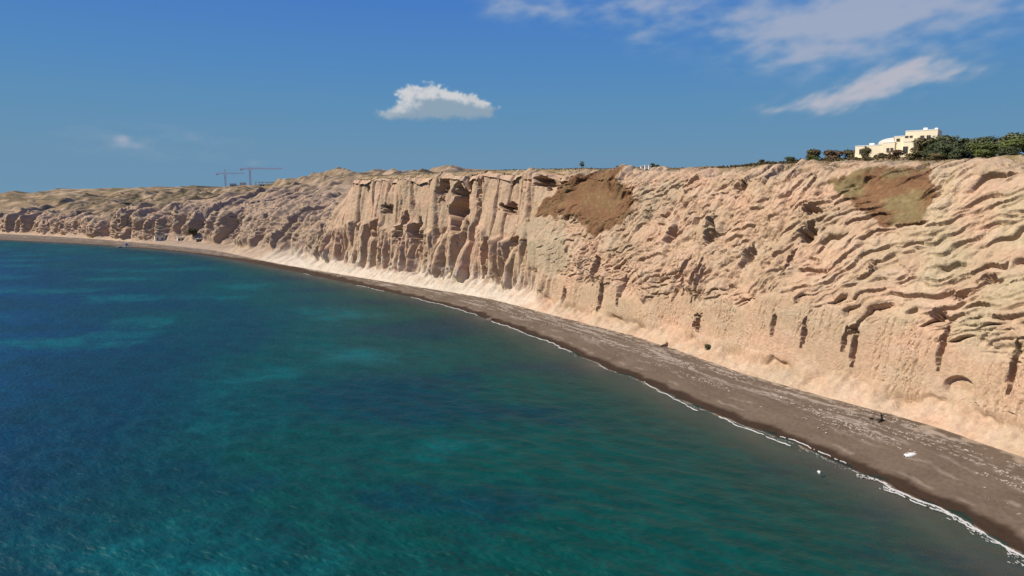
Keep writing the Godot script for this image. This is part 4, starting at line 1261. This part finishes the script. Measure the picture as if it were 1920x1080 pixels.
func make_far_site() -> void:
	var steel := mat(Color(0.36, 0.045, 0.085), 0.6)
	var blue := mat(Color(0.26, 0.07, 0.12), 0.6)
	tower_crane("lower lattice tower crane on the far hill with a short jib", land_at(2191.0, 6.98), -0.05, 21.0, 31.0, 15.0, 7.5, blue)
	tower_crane("taller lattice tower crane on the far hill with a long jib", land_at(2250.0, 6.98), -0.02, 25.0, 50.0, 15.0, 3.2, steel)
	# unfinished concrete frame beside the long crane
	var p := land_at(2277.0, 7.0)
	var o := thing("unfinished_building", "unfinished grey concrete building beside the long crane", "building", p, -0.1)
	var conc := mat(Color(0.34, 0.32, 0.29))
	var dark := mat(Color(0.045, 0.045, 0.06))
	part("slab", box(Vector3(-13, 6.2, -6), Vector3(13, 6.9, 6)), conc, o)
	part("slab", box(Vector3(-13, 2.8, -6), Vector3(13, 3.2, 6)), conc, o)
	for x in [-12.5, -6.0, -1.5, 6.0, 12.0]:
		part("column", box(Vector3(x - 0.5, -2, 5.0), Vector3(x + 0.5, 2.798, 5.9)), conc, o)
		part("column", box(Vector3(x - 0.5, 3.202, 5.0), Vector3(x + 0.5, 6.198, 5.9)), conc, o)
	part("back_wall", box(Vector3(-12.4, -2, -5.8), Vector3(12.4, 2.79, -5.2)), conc, o)
	var spots2 := [["low pale flat-roofed building under the lower crane's jib", 2213.0, 6.96, 9.0, 4.5], ["pale two-storey building between the two cranes", 2236.0, 6.96, 8.0, 6.5], ["pale long building on the rim right of the concrete frame", 2298.0, 6.97, 14.0, 4.0], ["small pale cube house farther along the rim", 2330.0, 6.97, 7.0, 4.5], ["pale flat-roofed house at the end of the far rim", 2368.0, 6.97, 10.0, 4.5]]
	for q in spots2:
		var hp := land_at(q[1], q[2])
		var hut := thing("rim_building", q[0], "building", hp, 0.15, "pale buildings on the far rim")
		var hw: float = q[3] * 0.5
		part("wall", box(Vector3(-hw, -3, -6), Vector3(hw, q[4], 0)), mat(Color(0.55, 0.50, 0.43)), hut)
		part("parapet", box(Vector3(-hw - 0.2, q[4] + 0.002, -6.2), Vector3(hw + 0.2, q[4] + 0.4, 0.2)), mat(Color(0.62, 0.58, 0.52)), hut)
		for k in 3:
			var wx: float = (k - 1) * q[3] / 3.2
			part("window", box(Vector3(wx - 0.7, 1.0, -0.1), Vector3(wx + 0.7, 2.6, 0.04)), dark, hut)
	var w := Color(0.75, 0.75, 0.74)
	var sites := "vehicles parked on the far rim"
	var spots := [["small white car parked below the cranes", 2338.0, 6.5, w], ["white car beside the small white car below the cranes", 2344.0, 6.52, w], ["silver car parked below the cranes", 2350.5, 6.48, Color(0.4, 0.41, 0.42)], ["pale car at the end of the row below the cranes", 2357.0, 6.5, Color(0.6, 0.58, 0.52)]]
	for q in spots:
		car(q[0], land_at(q[1], q[2]) + Vector3(0, 0.05, 0), 0.5, q[3], sites, 1.7)
	var rim := [["dark blue pickup on the rim right of the concrete frame", 2303.0, 6.98, Color(0.06, 0.08, 0.14)], ["white van on the rim right of the concrete frame", 2309.0, 6.98, w], ["dark car on the rim between the white vans", 2316.0, 6.98, Color(0.07, 0.07, 0.07)], ["white van nearest the pale bluff on the rim", 2345.0, 6.98, w]]
	for q in rim:
		car(q[0], land_at(q[1], q[2]) + Vector3(0, 0.1, 0), 0.2, q[3], sites, 2.3)

func make_harbour() -> void:
	var plaster := mat(Color(0.62, 0.58, 0.50))
	var roofm := mat(Color(0.20, 0.21, 0.22), 0.6)
	var dark := mat(Color(0.05, 0.045, 0.04), 0.4)
	var specs := [
		["harbour_building", "grey roofed harbour building at the far beach", 2530.0, 1.0, 17.0, 4.6, 8.0],
		["harbour_building", "white walled harbour building left of the dark tree", 2556.0, 1.05, 11.0, 3.6, 6.0],
		["harbour_building", "low dark shed right of the harbour tree", 2592.0, 1.0, 10.0, 3.0, 5.0],
	]
	var n := 0
	for q in specs:
		var p := land_at(q[2], q[3])
		var o := thing(q[0], q[1], "building", p - Vector3(0, 0.5, 0), 0.55)
		var hw: float = q[4] * 0.5
		part("wall", box(Vector3(-hw, -1.5, -q[6]), Vector3(hw, q[5], 0)), plaster if n < 2 else mat(Color(0.18, 0.14, 0.11)), o)
		part("roof", box(Vector3(-hw - 0.4, q[5] + 0.002, -q[6] - 0.4), Vector3(hw + 0.4, q[5] + 0.5, 1.6)), roofm if n != 1 else plaster, o)
		for k in 4:
			var x: float = -hw + (k + 0.5) * q[4] / 4.0
			part("window", box(Vector3(x - 0.8, 0.9, -0.1), Vector3(x + 0.8, 2.6, 0.03)), dark, o)
		n += 1
	var kp := shore_point(2535.0, 5.0)
	var kiosk := thing("beach_hut", "small white hut at the water's edge by the harbour", "hut", Vector3(kp.x, 0.6, kp.y), 0.5)
	part("wall", box(Vector3(-1.3, -0.5, -1.3), Vector3(1.3, 2.6, 1.3)), mat(Color(0.78, 0.77, 0.75)), kiosk)
	part("roof", box(Vector3(-1.6, 2.602, -1.6), Vector3(1.6, 2.9, 1.6)), mat(Color(0.78, 0.77, 0.75)), kiosk)
	part("door", box(Vector3(-0.5, 0, 1.25), Vector3(0.5, 2.1, 1.33)), dark, kiosk)
	# low concrete jetty with boulders
	var ja := shore_point(2546.0, 1.0)
	var jetty := thing("jetty", "low grey concrete jetty at the far harbour", "jetty", Vector3(ja.x, 0, ja.y), 0.55)
	part("deck", box(Vector3(-9, -3.0, -3.0), Vector3(10, 0.7, 1.0)), mat(Color(0.26, 0.25, 0.24)), jetty)
	for k in 7:
		var b := part("armour_rock", rock_mesh(k * 3.1, 0.8), mat(Color(0.2, 0.19, 0.18)), jetty, Vector3(-8.0 + k * 2.7, 0.0, 1.6))
		b.scale = Vector3.ONE * (0.9 + 0.25 * (k % 3))

# ---------------------------------------------------------------- things lying on the beach
func sand_height(x: float, z: float) -> float:
	# height of the beach under a point near its dry middle
	return 1.35

func make_beach_finds() -> void:
	# charred driftwood stump among pale stones
	var p := beach_point(61.97, -111.31)
	var o := thing("driftwood_stump", "charred black driftwood stump with forked roots on the sand", "driftwood", p, 0.4)
	var black := mat(Color(0.018, 0.014, 0.012), 0.9)
	var st := tool()
	var last := Vector3(0.15, -0.1, 0)
	for k in 6:
		var q := Vector3(0.15 + 0.16 * sin(k * 0.9), 0.22 * (k + 1), 0.06 * cos(k * 1.7))
		bar_into(st, last, q, 0.2 - 0.018 * k, 0.2 - 0.018 * (k + 1), 8)
		last = q
	part("trunk", done(st), black, o)
	for r in [[Vector3(0.1, 0.30, 0), Vector3(-0.45, 0.18, 0.2), Vector3(-0.95, 0.0, 0.35)], [Vector3(0.2, 0.34, 0), Vector3(0.6, 0.12, 0.2), Vector3(1.0, -0.02, 0.4)], [Vector3(0.1, 0.25, 0), Vector3(0.05, 0.15, -0.5), Vector3(0.2, -0.05, -0.9)]]:
		var t := tool()
		bar_into(t, r[0], r[1], 0.17, 0.13, 7)
		bar_into(t, r[1], r[2], 0.13, 0.05, 7)
		part("root", done(t), black, o)
	var t2 := tool()
	bar_into(t2, Vector3(0.25, 0.95, 0), Vector3(0.62, 1.22, 0.15), 0.09, 0.03, 6)
	part("branch", done(t2), black, o)
	var lump := part(numbered("charred_log"), log_mesh(0.7, 0.16), black, self, beach_point(61.0, -112.4) + Vector3(0, 0.1, 0))
	tag(lump, "short charred black log beside the driftwood stump", "log")
	# white dinghy turned over
	p = beach_point(58.78, -97.11)
	o = thing("upturned_dinghy", "small white dinghy lying upside down on the dark sand", "boat", p, 0.35)
	var white := mat(Color(0.80, 0.78, 0.74), 0.45)
	var hull := tool()
	var rings := []
	for i in 13:
		var t := i / 12.0
		var x := lerpf(-1.15, 1.0, t)
		var wd := 0.56 * pow(sin(PI * clampf(0.06 + 0.80 * t, 0, 1)), 0.7)
		var hh := 0.40 * pow(sin(PI * clampf(0.10 + 0.72 * t, 0, 1)), 0.6)
		var row := []
		for j in 9:
			var ph := PI * j / 8.0
			row.append(Vector3(x, hh * pow(sin(ph), 0.75) - 0.03, -wd * cos(ph)))
		rings.append(row)
	for i in 12:
		for j in 8:
			for q in [rings[i][j], rings[i + 1][j], rings[i + 1][j + 1], rings[i][j], rings[i + 1][j + 1], rings[i][j + 1]]:
				hull.add_vertex(q)
	for j in 7:
		for q in [rings[12][0], rings[12][j + 1], rings[12][j + 2]]:
			hull.add_vertex(q)
	part("hull", done(hull), white, o)
	part("keel", box(Vector3(-0.9, 0.33, -0.03), Vector3(0.9, 0.43, 0.03)), white, o)
	part("transom_board", box(Vector3(1.002, -0.03, -0.35), Vector3(1.05, 0.26, 0.35)), mat(Color(0.25, 0.22, 0.18)), o)
	# white float rolling in the shallows
	var fl := thing("float_buoy", "small white float rolling in the shallows off the beach", "buoy", Vector3(43.9, 0.10, -93.7), 0.0)
	var ball := rock_mesh(9.0, 0.9)
	var b := part("float", ball, white, fl)
	b.scale = Vector3(0.26, 0.26, 0.26)
	var eye := tool()
	bar_into(eye, Vector3(0.2, 0.05, 0), Vector3(0.36, 0.1, 0), 0.05, 0.03, 6)
	part("rope_eye", done(eye), mat(Color(0.08, 0.07, 0.06)), fl)
	# boulders
	var stone := mat(Color(0.14, 0.10, 0.075))
	var ochre := mat(Color(0.46, 0.30, 0.13))
	var tan_rock := mat(Color(0.44, 0.32, 0.21))
	var list := [
		["dark boulder at the waterline where the foam parts", shore_point(3083.0, -0.1), 0.05, 1.1, stone, 0.0],
		["ochre boulder at the foot of the pale talus", Vector2(74.2, -110.6), 2.6, 1.0, ochre, 1.0],
		["tan boulder fallen at the talus foot left of the ochre one", Vector2(70.0, -114.6), 2.6, 0.9, tan_rock, 2.0],
		["small ochre boulder below the arch recess", Vector2(74.9, -107.6), 2.6, 0.5, ochre, 3.0],
		["tan boulder fallen before the slotted wall", Vector2(39.2, -172.5), 2.5, 1.1, tan_rock, 4.0],
	]
	for q in list:
		var rb := part(numbered("boulder"), rock_mesh(4.0 + 2.3 * q[5], 0.75), q[4], self, Vector3(q[1].x, q[2], q[1].y))
		rb.scale = Vector3.ONE * q[3]
		tag(rb, q[0], "boulder")

func log_mesh(length: float, r: float) -> ArrayMesh:
	var st := tool()
	bar_into(st, Vector3(-length * 0.5, 0, 0), Vector3(0, 0.05, 0.03), r * 0.8, r, 8)
	bar_into(st, Vector3(0, 0.05, 0.03), Vector3(length * 0.5, 0, -0.05), r, r * 0.6, 8)
	return done(st)

func beach_point(x: float, z: float) -> Vector3:
	# the sand's height at a point of the near beach
	var best := 1e9
	var at := 3150.0
	var s := 3150.0
	while s < 3300.0:
		var c := coast(s)
		var r: Vector2 = Vector2(x, z) - c[0]
		var along: float = absf(r.x * -c[1].y + r.y * c[1].x)
		if along < best:
			best = along
			at = s
		s += 0.5
	var c2 := coast(at)
	var inw: Vector2 = c2[1]
	var u: float = ((Vector2(x, z) - c2[0]).dot(inw) + c2[2]) / c2[2]
	var y := 2.1 * (0.35 * u + 0.65 * sstep(0.0, 0.62, u)) if u < 1.0 else 2.1
	return Vector3(x, y, z)
